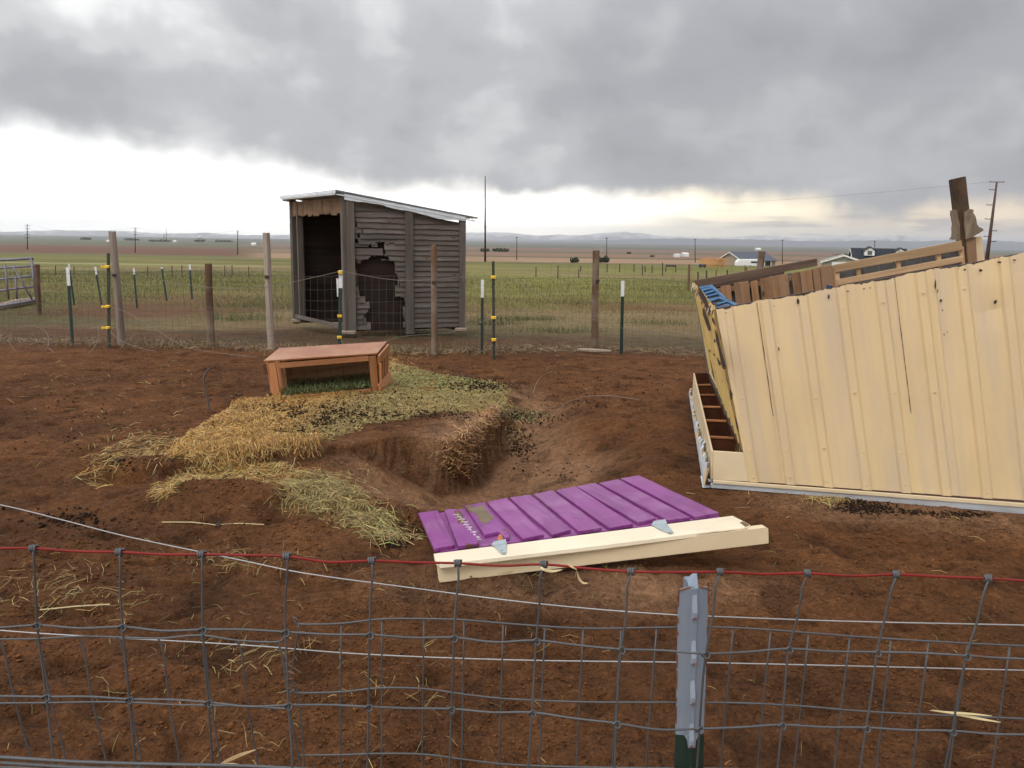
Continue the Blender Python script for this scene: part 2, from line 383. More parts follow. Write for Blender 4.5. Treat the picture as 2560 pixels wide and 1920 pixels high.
MT['chipdark'] = m_plain('exposed_dark_metal', (.048, .030, .022), .6, .2, .35, 40, dirt=(.13, .06, .04))
MT['whiteflash'] = m_metal('whitish_flashing', (.62, .66, .70), .5, (.22, .14, .10), .66, 4)
MT['rustbrown'] = m_wood('red_brown_plywood', (.060, .018, .008), (.13, .045, .018), None, 6, .6, stretch=(1, .2, 1))
MT['darkwood'] = m_wood('dark_old_board', (.055, .034, .025), (.13, .085, .062), None, 8, .85)
MT['pallet_old'] = m_wood('brown_pallet_slat', (.15, .08, .04), (.38, .215, .11), (.06, .035, .02), 8, .85, stain=(.25, .155, .10))
MT['pallet_new'] = m_wood('pale_pallet_board', (.30, .19, .10), (.50, .34, .20), (.14, .07, .035), 8, .8)
MT['greysheet'] = m_plain('grey_wall_lining', (.15, .15, .155), .6, 0, .2, 4)
MT['blue'] = m_plain('blue_painted_steel', (.025, .105, .23), .45, .1, .45, 9, dirt=(.02, .035, .06))
MT['tarry'] = m_wood('dark_creosoted_post', (.025, .015, .010), (.085, .050, .030), None, 6, .85, stretch=(1, 1, .12), stain=(.13, .08, .045))
MT['torn'] = m_wood('torn_weathered_wood', (.10, .075, .05), (.26, .20, .14), None, 12, .95, stretch=(1, 1, .25))
MT['box'] = m_wood('red_brown_stained_wood', (.30, .115, .042), (.50, .22, .085), (.16, .05, .02), 9, .5, spec=.5)
MT['boxtop'] = m_wood('glossy_stained_plywood', (.30, .095, .030), (.46, .18, .065), None, 5, .34, stain=(.40, .20, .10), bumps=.08, spec=.45)
MT['boxin'] = m_wood('box_plywood_back', (.16, .085, .04), (.30, .17, .09), None, 5, .8)
MT['concrete'] = m_plain('concrete_footing', (.28, .25, .21), .9, 0, .2, 14, .4)
MT['steelpole'] = m_plain('rusted_steel_pole', (.075, .035, .028), .7, .1, .2, 2)
MT['woodpole'] = m_plain('dark_utility_pole', (.06, .045, .038), .9, 0, .2, 2)
MT['gate'] = m_metal('grey_tube_gate', (.19, .18, .22), .45, (.16, .07, .05), .62, 5)
MT['rawlog'] = m_wood('old_grey_log', (.16, .12, .09), (.34, .27, .2), None, 8, .9)
MT['barnwall'] = m_plain('tan_barn_siding', (.30, .24, .17), .8, 0, .08, 3)
MT['barnroof'] = m_plain('blue_grey_metal_roof', (.055, .068, .09), .5, .2, .12, 3)
MT['houseroof'] = m_plain('dark_shingle_roof', (.012, .017, .024), .9, 0, .2, 5)
MT['housewall'] = m_plain('grey_house_siding', (.27, .26, .23), .8, 0, .08, 3)
MT['trim'] = m_plain('white_trim', (.72, .72, .70), .6, 0, .05, 5)
MT['glass'] = m_plain('dark_window_glass', (.04, .05, .06), .1, 0, .1, 5)
MT['orange'] = m_plain('orange_painted_panel', (.55, .25, .05), .6, 0, .15, 3)
MT['foliage'] = m_plain('distant_foliage', (.035, .05, .02), .9, 0, .45, 2)
MT['trunk'] = m_plain('tree_bark', (.06, .045, .035), .9, 0, .2, 4)
MT['palestraw'] = m_plain('pale_straw', (.52, .42, .22), .6, 0, .15, 20)
MT['browstraw'] = m_plain('brown_straw', (.34, .22, .10), .6, 0, .15, 20)
MT['clip'] = m_plain('black_staple', (.02, .016, .014), .6, 0, .1, 4)
MT['hinge'] = m_metal('zinc_hinge', (.42, .48, .50), .4, (.2, .1, .05), .68, 14)
MT['tpblue'] = m_paint('pale_blue_post_paint', (.19, .23, .285), (.13, .05, .025), .675, 22, (1, 1, .5), .45, .05, under=(.03, .02, .03))
MT['tpstem'] = m_plain('pale_post_rib_paint', (.26, .305, .37), .4, 0, .06, 20)
MT['rust'] = m_plain('rusty_steel', (.16, .065, .03), .85, 0, .35, 60, .3)
MT['tpgreen'] = m_plain('deep_green_paint', (.010, .030, .024), .4, 0, .15, 20)

# ------------------------------------------------------------------ object helpers
WM = {}
def meta(o, label=None, cat=None, group=None, kind=None):
    if label: o['label'] = label
    if cat: o['category'] = cat
    if group: o['group'] = group
    if kind: o['kind'] = kind
    return o
def link(o, parent=None, M=None):
    COL.objects.link(o); M = M or Matrix.Identity(4)
    WM[o.name] = M
    if parent is not None:
        o.parent = parent; o.matrix_basis = WM[parent.name].inverted() @ M
    else: o.matrix_basis = M
    return o
def thing(name, loc, label, cat, group=None):
    o = bpy.data.objects.new(name, None); o.empty_display_size = .1
    link(o, None, Matrix.Translation(Vector(loc))); return meta(o, label, cat, group)
def frame(o, x, z):
    x = Vector(x).normalized(); z = Vector(z); z = (z-x*z.dot(x)).normalized(); y = z.cross(x)
    m = Matrix((x, y, z)).transposed().to_4x4(); m.translation = Vector(o); return m
class MB:
    def __init__(s): s.v = []; s.f = []; s.mi = []; s.c = []
    def add(s, vs, fs, mi=0):
        n = len(s.v); s.v += [tuple(v) for v in vs]; s.f += [tuple(n+i for i in f) for f in fs]; s.mi += [mi]*len(fs)
    def box(s, c, sx, sy, sz, M=None, mi=0):
        vs = [Vector((c[0]+a*sx/2, c[1]+b*sy/2, c[2]+d*sz/2)) for d in (-1, 1) for b in (-1, 1) for a in (-1, 1)]
        if M is not None: vs = [M @ v for v in vs]
        s.add(vs, [(0, 2, 3, 1), (4, 5, 7, 6), (0, 1, 5, 4), (2, 6, 7, 3), (0, 4, 6, 2), (1, 3, 7, 5)], mi)
    def prism(s, pts, ext, mi=0):
        """closed outline (coplanar) pushed along ext"""
        n = len(pts); e = Vector(ext)
        a = [Vector(p) for p in pts]; vs = a+[p+e for p in a]
        nrm = Vector((0, 0, 0))
        for i in range(n): nrm += a[i].cross(a[(i+1) % n])
        fl = nrm.dot(e) > 0
        bot = tuple(range(n)); top = tuple(range(n, 2*n))
        fs = [bot[::-1] if fl else bot, top if fl else top[::-1]]
        for i in range(n):
            j = (i+1) % n; q = (i, j, n+j, n+i); fs.append(q if fl else q[::-1])
        s.add(vs, fs, mi)
    def tube(s, pts, r, k=6, cap=True, mi=0):
        pts = [Vector(p) for p in pts]; n = len(pts); rs = r if isinstance(r, (list, tuple)) else [r]*n
        t = [(pts[min(i+1, n-1)]-pts[max(i-1, 0)]).normalized() for i in range(n)]
        u = t[0].orthogonal().normalized(); vs = []
        for i in range(n):
            u = (u-t[i]*u.dot(t[i]))
            u = u.normalized() if u.length > 1e-6 else t[i].orthogonal().normalized()
            w = t[i].cross(u)
            for j in range(k):
                a = 2*math.pi*j/k; vs.append(pts[i]+(u*math.cos(a)+w*math.sin(a))*rs[i])
        fs = [(i*k+j, i*k+(j+1) % k, (i+1)*k+(j+1) % k, (i+1)*k+j) for i in range(n-1) for j in range(k)]
        if cap: fs += [tuple(range(k))[::-1], tuple((n-1)*k+j for j in range(k))]
        s.add(vs, fs, mi)
    def build(s, name, mats, parent=None, M=None, smooth=False, bevel=0.0, col=None):
        me = bpy.data.meshes.new(name)
        M = M or (Matrix.Translation(WM[parent.name].translation) if parent is not None else Matrix.Identity(4))
        Mi = M.inverted()
        me.from_pydata([Mi @ Vector(v) for v in s.v], [], s.f); 
        if not isinstance(mats, (list, tuple)): mats = [mats]
        for m in mats: me.materials.append(MT[m])
        if len(mats) > 1: me.polygons.foreach_set('material_index', s.mi)
        if bevel:
            bm = bmesh.new(); bm.from_mesh(me)
            bmesh.ops.bevel(bm, geom=[e for e in bm.edges if len(e.link_faces) == 2 and e.calc_face_angle(0) > .6], offset=bevel, segments=1, affect='EDGES')
            bm.to_mesh(me); bm.free()
        if smooth: me.polygons.foreach_set('use_smooth', [True]*len(me.polygons))
        me.update()
        return link(bpy.data.objects.new(name, me), parent, M)
def board(name, a, b, width, thick, nrm, mat, parent, jit=.0, bevel=.002, seg=1, over=None):
    """a plank from a to b; its broad face looks along nrm; local X runs along the grain"""
    a = Vector(a); b = Vector(b); M = frame(a, b-a, nrm); L = (b-a).length
    mb = MB(); n = max(1, seg); vs = []
    for i in range(n+1):
        x = L*i/n; j = (random.uniform(-jit, jit), random.uniform(-jit, jit), random.uniform(-jit, jit)*.5)
        for (yy, zz) in ((-1, -1), (1, -1), (1, 1), (-1, 1)):
            vs.append(M @ Vector((x, yy*width/2+(j[0] if yy < 0 else j[1]), zz*thick/2+j[2])))
    fs = [(3, 2, 1, 0), tuple(4*n+k for k in range(4))]
    for i in range(n):
        for k in range(4):
            q = (4*i+k, 4*i+(k+1) % 4, 4*(i+1)+(k+1) % 4, 4*(i+1)+k); fs.append(q)
    mb.add(vs, fs)
    return mb.build(name, mat, parent, M, bevel=bevel)
def slab(name, pxs, p0, n, thick, mat, parent=None, bevel=.002, axis=(0, 1), lift=0.0):
    """outline measured in the photograph, laid on its real plane and given its real thickness"""
    n = Vector(n).normalized(); pts = [PL(x, y, p0, n)+n*lift for x, y in pxs]
    M = frame(pts[axis[0]], pts[axis[1]]-pts[axis[0]], n)
    mb = MB(); mb.prism(pts, n*thick)
    return mb.build(name, mat, parent, M, bevel=bevel)
def stuff_mesh(name, V, Fs, mat, cols, label, cat, parent=None, kind='stuff'):
    me = bpy.data.meshes.new(name); nv = len(V); nf = len(Fs); k = Fs.shape[1]
    me.vertices.add(nv); me.vertices.foreach_set('co', np.ascontiguousarray(V, np.float32).ravel())
    me.loops.add(nf*k); me.loops.foreach_set('vertex_index', np.ascontiguousarray(Fs, np.int32).ravel())
    me.polygons.add(nf); me.polygons.foreach_set('loop_start', np.arange(nf, dtype=np.int32)*k)
    me.polygons.foreach_set('loop_total', np.full(nf, k, np.int32)); me.update(calc_edges=True)
    at = me.attributes.new('col', 'FLOAT_COLOR', 'POINT')
    c4 = np.ones((nv, 4), np.float32); c4[:, :3] = cols; at.data.foreach_set('color', c4.ravel())
    me.materials.append(MT[mat])
    o = link(bpy.data.objects.new(name, me), parent, None if parent is None else Matrix.Identity(4))
    return meta(o, label, cat, None, kind)

# ------------------------------------------------------------------ the ground sheet
def axis_x():
    a = list(np.arange(0, 4.6, .024)); s = .024; x = a[-1]
    while x < 60000: s = min(s*1.062, 4000); x += s; a.append(x)
    a = np.array(a); return np.concatenate([-a[:0:-1], a])
def axis_y():
    neg = []; s = .1; y = 1.3
    while y > -3000: s *= 1.6; y -= s; neg.append(y)
    a = [1.3]; y = 1.3
    while y < 12.6: y += min(.0085+.0026*y, .026); a.append(y)
    s = .026
    while y < 22000: s *= 1.035; y += min(s, 900); a.append(y)
    return np.array(neg[::-1]+a)
CD = np.array((.146, .060, .0215)); CSAND = np.array((.295, .160, .085)); CDK = np.array((.080, .033, .013))
SAND = pxpoly([(860, 1190), (1000, 1190), (1240, 1060), (1310, 1010), (1400, 1060), (1420, 1130), (1560, 1190), (1050, 1290), (900, 1290)], -.2)
STR1 = [(430, 1140), (470, 1085), (560, 1025), (680, 1000), (700, 985), (940, 985), (965, 905), (1000, 912), (1080, 940), (1262, 958), (1270, 985), (1225, 1030), (1100, 1030), (1000, 1045), (900, 1062), (840, 1080), (800, 1112), (740, 1122), (600, 1138), (500, 1150)]
STR2 = [(690, 1215), (760, 1178), (870, 1190), (925, 1255), (955, 1295), (1010, 1335), (990, 1352), (900, 1345), (800, 1300), (730, 1290), (680, 1250)]
STR3 = [(400, 1245), (440, 1195), (500, 1158), (640, 1148), (780, 1178), (690, 1188), (560, 1178), (480, 1205), (425, 1252)]
STR4 = [(265, 1120), (350, 1095), (440, 1110), (440, 1150), (330, 1150), (250, 1215), (225, 1190)]
WSTR = [pxpoly(STR1, .08), pxpoly(STR2, -.02), pxpoly(STR3, .02), pxpoly(STR4, .0)]
def fence_y(x): return 11.55 + .09*x*(x < 0)*(-1)*.3 + .25*np.sin(x*.5)*.3
def ground_color(x, y):
    n = np.shape(x)[0]; c = np.zeros((n, 3)); fine = np.ones(n)
    d = np.maximum(np.abs(y), .1)
    n1 = fbm(x*.6, y*.6, 71, 4)[:, None]; n2 = fbm(x*2.4, y*2.4, 72, 4)[:, None]
    c[:] = CD*(1+.28*n1+.30*n2)
    nr = (np.abs(x) < 14) & (y < 16) & (y > .5)
    xs, ys = x[nr], y[nr]; cc = c[nr]
    sd_ = sdf(xs, ys, SAND); k = sst(-.3, .25, sd_+.15*fbm(xs*2, ys*2, 81, 3))[:, None]*.85
    cc = cc*(1-k)+CSAND*k
    zz_ = H(xs, ys); sdp = sdf(xs, ys, PAD); bank = sst(-.16, -.03, sdp)*(1-sst(.0, .10, sdp))*(zz_ < .05)
    lay = fbm(xs*1.6, zz_*26, 73, 3); bc = np.where(lay[:, None] > .05, CSAND*.62, CDK*1.05)*(1+.5*fbm(xs*12, zz_*50, 74, 3)[:, None]); bank = (bank*(ys < 8.2)*(zz_ < .06))[:, None]*.8
    cc = cc*(1-bank)+bc*bank
    # dry sand bank along the front of the knocked-over shed and below the cream post
    fd = (xs-KA.x)*KN.x+(ys-KA.y)*KN.y; fu = (xs-KA.x)*KE.x+(ys-KA.y)*KE.y
    k = (sst(-.80, -.30, fd+.16*fbm(xs*2.5, ys*2.5, 82, 3))*(fd < .1)*sst(-.3, .4, fu))[:, None]*.85
    cc = cc*(1-k)+CSAND*.95*k
    k = np.exp(-(((xs-.35)/.9)**2+((ys-3.55)/.26)**2)**2)[:, None]*.85
    cc = cc*(1-k)+CSAND*.95*k
    # darker trampled soil
    k = sst(.0, .35, fbm(xs*.8+4, ys*.8, 91, 4))[:, None]*.35
    cc = cc*(1-k)+CDK*k
    for i, (poly, kk) in enumerate(zip(WSTR, (.9, .55, .4, .15))):
        k = sst(-.08, .08, sdf(xs, ys, poly)+.08*fbm(xs*5, ys*5, 93, 3))*kk
        sc = np.array((.27, .165, .055))*(1+.4*fbm(xs*9, ys*9, 94, 3)[:, None])
        cc = cc*(1-k[:, None])+sc*k[:, None]
    pk = fbm(xs*6.5, ys*6.5, 23, 2); cc = cc*(1-.35*sst(.20, .38, pk)[:, None])  # shade of the pocks painted into the soil colour
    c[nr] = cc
    # beyond the back fence: thin weeds, then grass
    g = sst(-.25, .35, y-11.75-.25*fbm(x*.5, y*.5, 95, 3)+.0*x)
    patch = fbm(x*.22, y*.30, 96, 4)
    green = np.array((.130, .124, .032)); dry = np.array((.225, .165, .080)); bare = np.array((.125, .062, .030))
    q = sst(16, 30, y+7*patch)[:, None]
    nearc = bare*(1-sst(-.1, .35, patch)[:, None])+np.array((.105, .083, .040))*sst(-.1, .35, patch)[:, None]
    pc = nearc*(1-q)+green*(1+.5*fbm(x*.06, y*.03, 97, 4)[:, None])*q
    dk = sst(.05, .32, fbm(x*.05+9, y*.11, 98, 4)+.18*np.exp(-((y-24)/7)**2))[:, None]*.65*(y < 120)[:, None]
    pc = pc*(1-dk)+dry*dk
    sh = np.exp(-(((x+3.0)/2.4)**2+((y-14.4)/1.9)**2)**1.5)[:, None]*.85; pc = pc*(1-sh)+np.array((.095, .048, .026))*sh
    # far bands
    def band(col, a, b, w, xa=-1e9, xb=1e9, xw=1.0, amt=1.0, nz=.12):
        nonlocal pc
        yy = np.log(np.maximum(y, 1)) + nz*fbm(x/900, y*0+a*.01, int(a) % 97, 3)
        k = sst(math.log(a), math.log(a)+w, yy)*(1-sst(math.log(b)-w, math.log(b), yy))
        r = x/np.maximum(y, 1)
        k = k*sst(xa-.02*xw, xa+.02*xw, r)*(1-sst(xb-.02*xw, xb+.02*xw, r))*amt
        pc = pc*(1-k[:, None])+np.array(col)*k[:, None]
    g1 = (.120, .115, .045); tan = (.27, .175, .105); brn = (.130, .066, .043); dg = (.065, .070, .038); gt = (.15, .115, .065)
    band(gt, 170, 60000, .05, amt=1)
    band(tan, 205, 430, .04, -.32, 9)
    band(brn, 250, 1500, .03, -9, -.33)
    band(dg, 380, 520, .06, -.25, 9, amt=.85)
    band(g1, 165, 252, .03, -9, -.34)
    band((.20, .125, .08), 470, 1500, .05, -.3, 9)
    band(dg, 1300, 1900, .08, -.35, 9, amt=.6)
    band((.17, .105, .072), 1700, 3600, .08, -.3, 9)
    band((.10, .10, .055), 1500, 6000, .06, -9, -.33)
    band((.085, .085, .05), 3800, 60000, .1)
    k = (np.exp(-((np.log(np.maximum(y, 1))-math.log(75))/.05)**2)*(x/np.maximum(y, 1) < -.3)*.5)[:, None]
    pc = pc*(1-k)+np.array((.36, .31, .17))*k
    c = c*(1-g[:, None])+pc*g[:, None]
    fine = 1-sst(11.5, 30, y); fine = np.where(y < 0, 0, fine)
    return np.clip(c, .004, .8), fine
def make_ground():
    X = axis_x(); Y = axis_y(); nx, ny = len(X), len(Y)
    gx, gy = np.meshgrid(X, Y); x = gx.ravel(); y = gy.ravel()
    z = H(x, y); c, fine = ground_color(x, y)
    # undercut cliff below the pad: nothing to do, the strata are in H
    i = np.arange(ny-1)[:, None]*nx+np.arange(nx-1)[None, :]; i = i.ravel()
    Fs = np.stack([i, i+1, i+nx+1, i+nx], 1)
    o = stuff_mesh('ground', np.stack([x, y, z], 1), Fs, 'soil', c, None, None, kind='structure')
    at = o.data.attributes.new('fine', 'FLOAT', 'POINT'); at.data.foreach_set('value', fine.astype(np.float32))
    o.data.polygons.foreach_set('use_smooth', np.ones(len(Fs), bool)); print('ground', nx, ny, nx*ny)
make_ground()

# ------------------------------------------------------------------ mountains
def make_mountains():
    def eye(px): return 606.5+.0150*(px-1280)
    for name, prof, dist, depth, rowsn, base, snow in (
        ('foothills', [(-400, 600), (0, 588), (300, 590), (640, 602), (900, 604), (1200, 601), (1450, 602), (1640, 597), (1840, 598), (2080, 604), (2180, 601), (2300, 603), (2420, 598), (2560, 605), (3000, 612)], 21000, 3500, 8, -60, 0),
        ('mountain_range', [(-400, 570), (0, 580), (140, 575), (300, 577), (420, 584), (520, 582), (620, 588), (760, 586), (1000, 588), (1200, 581), (1260, 580), (1330, 588), (1400, 586), (1450, 588), (1500, 582), (1560, 579), (1600, 582), (1650, 590), (1740, 594), (1840, 592), (1900, 588), (1960, 592), (2060, 594), (2130, 587), (2180, 592), (2246, 588), (2340, 594), (2420, 600), (2480, 596), (2560, 602), (3000, 600)], 31000, 5000, 12, -60, 1)):
        pxs = np.linspace(-400, 3000, 520)
        top = np.interp(pxs, [p[0] for p in prof], [p[1] for p in prof])
        v = [ray(a, b) for a, b in zip(pxs, top)]
        ztop = np.array([1.6+dist*w.z/w.y for w in v]); xr = np.array([w.x/w.y for w in v])
        V = []; C = []
        for j in range(rowsn):
            t = j/(rowsn-1); y = dist-depth*(1-t)
            k = t**1.25
            rough = fbm(xr*60+3, np.full_like(xr, t*4), 5, 4)*.35*np.sin(math.pi*min(t, .97))+fbm(xr*140, np.full_like(xr, t*2), 6, 3)*.07
            z = base+(ztop-base)*np.clip(k+rough*k, 0, 1.05)
            V.append(np.stack([xr*y, np.full_like(xr, y), z], 1))
            sn = sst(.62, .9, t+.5*fbm(xr*110, np.full_like(xr, t*6), 9, 4))*snow*(ztop > 150)
            C.append(np.array((.075, .095, .125))*(1-sn[:, None])+np.array((.75, .78, .8))*sn[:, None])
        V.append(np.stack([xr*(dist+3000), np.full_like(xr, dist+3000), np.full_like(xr, base)], 1)); C.append(C[-1]*0+.1)
        V = np.concatenate(V); C = np.concatenate(C); nx = len(pxs); ny = rowsn+1
        i = (np.arange(ny-1)[:, None]*nx+np.arange(nx-1)[None, :]).ravel()
        stuff_mesh(name, V, np.stack([i, i+1, i+nx+1, i+nx], 1), 'mount', C, None, None, kind='structure')
MT['mount'] = m_attr('mountain_slopes', .95, .2, .002, spec=.05)
make_mountains()

# ------------------------------------------------------------------ air
def make_haze():
    mb = MB(); mb.box((0, 17000, 330), 110000, 42000, 760)
    m = bpy.data.materials.new('haze_air'); m.use_nodes = True; nt = m.node_tree; nt.nodes.clear()
    pv = nt.nodes.new('ShaderNodeVolumePrincipled'); pv.inputs['Color'].default_value = (.90, .92, .95, 1)
    pv.inputs['Density'].default_value = 6.2e-5; pv.inputs['Anisotropy'].default_value = .3
    o = nt.nodes.new('ShaderNodeOutputMaterial'); nt.links.new(pv.outputs[0], o.inputs['Volume'])
    MT['haze'] = m; meta(mb.build('haze', 'haze'), kind='stuff')

HAZE = True
if HAZE: make_haze()

# ------------------------------------------------------------------ far poles, trees, buildings
def far_at(px, py_base, dist=None):
    return GH(px, py_base) if dist is None else Vector((ray(px, py_base).x/ray(px, py_base).y*dist, dist, H1(ray(px, py_base).x/ray(px, py_base).y*dist, dist)))
def pole(px, base, top, r0, r1, mat, label, arms=(), dist=None, topx=None, d_thin=False):
    b = far_at(px, base, dist); t = P(topx if topx else px, top, b.y); z0 = min(b.z, P(px, base, b.y).z)
    b = Vector((b.x, b.y, z0-.5)); o = thing('utility_pole', b, label, 'utility pole', None)
    mb = MB(); mb.tube([b, b.lerp(t, .5), t], [r0, (r0+r1)/2, r1], 8); mb.build('shaft', mat, o, smooth=True); ra = .045 if d_thin else r1*.55+.02
    for (f, off, L) in arms:
        c = b.lerp(t, f); m = MB(); m.tube([c+Vector((-L*.5+off, .0, 0)), c+Vector((L*.5+off, 0, 0))], ra, 5)
        for k in (-.48, .48): m.tube([c+Vector((L*k+off, 0, 0)), c+Vector((L*k+off, 0, .10 if d_thin else .22))], ra, 5)
        m.build('crossarm', mat, o)
    return o, b, t
LP = [pole(68, 618, 560, .30, .16, 'woodpole', 'leftmost distant utility pole with short side arms, near left picture edge', [(.93, 0, 2.6), (.82, 0, 2.6), (.60, 0, 2.6), (.48, 0, 2.6)], dist=420),
      pole(338, 636, 568, .22, .12, 'woodpole', 'distant utility pole with short arms above the grey post with yellow clips', [(.94, 0, 1.6), (.84, 0, 1.6), (.74, 0, 1.6)], dist=330),
      pole(594, 640, 576, .2, .1, 'woodpole', 'distant bare utility pole left of the wooden shed', [(.96, 0, .9), (.9, 0, .7)], dist=300)]
pole(1213, 652, 440, .26, .10, 'steelpole', 'tall tapering dark steel pole standing alone right of the wooden shed', dist=190)
for px, b, t, lab in ((1292, 653, 592, 'thin distant pole nearest to the tall steel pole, beyond the green field'), (1517, 645, 594, 'thin distant pole just right of the round bush'),
                      (1738, 656, 597, 'thin distant pole behind the orange corral panels'), (1956, 662, 599, 'thin distant pole just right of the tan barn'), (2187, 650, 602, 'thin distant pole behind the black-roofed house')):
    pole(px, b, t, .17, .10, 'woodpole', lab, [(.97, 0, .7)], dist=270)
_, rb, rt = pole(2466, 655, 455, .26, .10, 'steelpole', 'tall dark power pole with side brackets right of the leaning post', [(1, 0, 1.7), (.92, -.35, .8), (.765, -.4, .85), (.62, -.4, .8), (.50, .35, .7), (.44, -.4, .6), (.39, .4, .7)], dist=95, topx=2492, d_thin=True)
def span(a, b, sag, r, name, label):
    pts = [a.lerp(b, i/16)-Vector((0, 0, sag*4*(i/16)*(1-i/16))) for i in range(17)]
    m = MB(); m.tube(pts, r, 4); meta(m.build(name, 'wirefar'), label, 'power line')
span(LP[0][2], LP[1][2], 3, .03, 'power_line', 'faint power line strung between the two left utility poles')
span(LP[1][2], LP[2][2], 2, .03, 'power_line', 'faint power line from the second pole towards the shed')
span(rt+Vector((-.8, 0, 0)), P(1240, 470, 300), 4, .014, 'power_line', 'faint power line leaving the tall right power pole towards the left')

def foliage(name, c, w, h, d, n, label, cat, mat='foliage', trunk=None, leaf=.16, parent_loc=None):
    o = thing(name, c, label, cat); V = []; Fs = []; C = []
    nb = max(4, int(w/h*3))
    for i in range(n):
        k = random.randrange(nb); cx = (-.5+(k+.5)/nb)*w*.8; hh = h*(.62+.38*math.sin(k*2.3+1.1)**2)
        th = random.uniform(0, 6.28); u = random.uniform(-1, 1); r = random.uniform(.55, 1)**.5
        p = Vector((cx+r*math.cos(th)*math.sqrt(1-u*u)*w/nb*.95, r*math.sin(th)*math.sqrt(1-u*u)*d/2, hh*.52+u*r*hh*.5))+Vector(c)
        s_ = leaf*random.uniform(.6, 1.4)
        a = Vector((random.gauss(0, 1), random.gauss(0, 1), random.gauss(0, 1))).normalized()*s_; b = a.orthogonal().normalized()*s_
        m = len(V); V += [p-a, p+b, p+a, p-b]; Fs.append((m, m+1, m+2, m+3))
        g = random.uniform(.6, 1.35); C += [(.060*g, .072*g, .040*g)]*4
    st = stuff_mesh('crown', np.array([tuple(v) for v in V]), np.array(Fs), 'blade', np.array(C), None, None, parent=o, kind='stuff')
    mb = MB()
    for k in range(nb):
        cx = c[0]+(-.5+(k+.5)/nb)*w*.8
        mb.tube([(cx, c[1], c[2]-.2), (cx+.05*h, c[1], c[2]+h*.55)], [h*.03+.01, h*.012+.005], 5)
    mb.build('stem', 'trunk', o)
    return o
def fol_at(px, base, w_px, h_px, dist, n, label, cat='bush', name='bush'):
    p = P(px, base, dist); s_ = dist/F
    foliage(name, (p.x, p.y, p.z), w_px*s_, h_px*s_, w_px*s_*.6, n, label, cat, leaf=max(1.6*s_, .10))
fol_at(1436, 656, 22, 13, 190, 500, 'small round grey-green bush alone at the far edge of the green field')
fol_at(1508, 656, 30, 16, 185, 700, 'darker wider bush beside the brown fence post at the far field edge')
fol_at(1212, 629, 24, 9, 900, 260, 'dark tree clump just right of the tall steel pole base', 'trees', 'tree_clump')
fol_at(1252, 629, 46, 9, 900, 420, 'long dark windbreak of trees far right of the tall steel pole', 'trees', 'windbreak')
fol_at(1572, 634, 10, 4, 700, 60, 'tiny lone dark bush in the tan fields left of the barn')
fol_at(1630, 642, 12, 4, 500, 60, 'tiny dark bush in the tan field near the white sheds')
fol_at(2140, 640, 120, 6, 800, 420, 'long low line of trees behind the barn and house', 'trees', 'windbreak')
for px, y0, w_, l in ((330, 600, 40, 'left end of the far town'), (400, 603, 60, 'middle of the far town'), (500, 603, 26, 'water tower foot'), (560, 604, 50, 'right end of the far town'), (215, 598, 30, 'far left rise')):
    fol_at(px, y0+1, w_, 5, 3000, 130, 'hazy distant trees at the '+l, 'trees', 'tree_clump')
def house(name, cx, base, wpx, hpx, dist, depth, wall, roof, label, cat, rise=.5, gable_left=True, ang=0.0, eave=.4):
    """a gabled block: ridge runs along local X"""
    p = P(cx, base, dist); s_ = dist/F; w = wpx*s_; h = hpx*s_
    o = thing(name, p, label, cat); R = Matrix.Translation(p) @ Matrix.Rotation(ang, 4, 'Z')
    m = MB(); hw = w/2; hd = depth/2; rz = h*(1-rise); vs = [(-hw, -hd, -1), (hw, -hd, -1), (hw, hd, -1), (-hw, hd, -1), (-hw, -hd, rz), (hw, -hd, rz), (hw, hd, rz), (-hw, hd, rz), (-hw, 0, h-.08), (hw, 0, h-.08)]
    m.add([R @ Vector(v) for v in vs], [(0, 1, 5, 4), (2, 3, 7, 6), (3, 0, 4, 8, 7), (1, 2, 6, 9, 5), (3, 2, 1, 0)])
    m.build('wall', wall, o)
    for sy in (-1, 1):
        m = MB(); a = hd+eave; k = (h-rz)/hd; y1 = sy*a; z1 = h-k*a
        pts = [R @ Vector(v) for v in ((-hw-eave, 0, h), (hw+eave, 0, h), (hw+eave, y1, z1), (-hw-eave, y1, z1))]
        m.prism(pts, (0, 0, .12)); m.build('roof_slope', roof, o)
    for sx in (-1, 1):
        for sy in (-1, 1):
            m = MB(); a = R @ Vector((sx*(hw+eave+.03), 0, h+.02)); b = R @ Vector((sx*(hw+eave+.03), sy*(hd+eave), h-(h-rz)/hd*(hd+eave)+.02))
            m.prism([a, b, b-Vector((0, 0, .22)), a-Vector((0, 0, .22))], R.to_3x3() @ Vector((sx*.05, 0, 0))); m.build('barge_board', 'trim', o)
    return o, R, w, h, hd, rz
o, R, w, h, hd, rz = house('barn', 1866, 668, 100, 37, 200, 9, 'barnwall', 'barnroof', 'tan barn with a blue-grey metal roof at the field edge', 'barn', .52, ang=math.radians(24))
m = MB(); m.box((w*.05, -hd-.03, rz*.42), w*.62, .05, rz*.84, R); m.build('bay_shade_panel', 'chipdark', o)  # dark slab on the closed wall stands in for the bay's shaded inside
for k in range(4):
    m = MB(); m.box((w*(-.25+.2*k), -hd-.2, rz*.45), .18, .18, rz*.9, R); m.build('bay_post', 'trim', o)
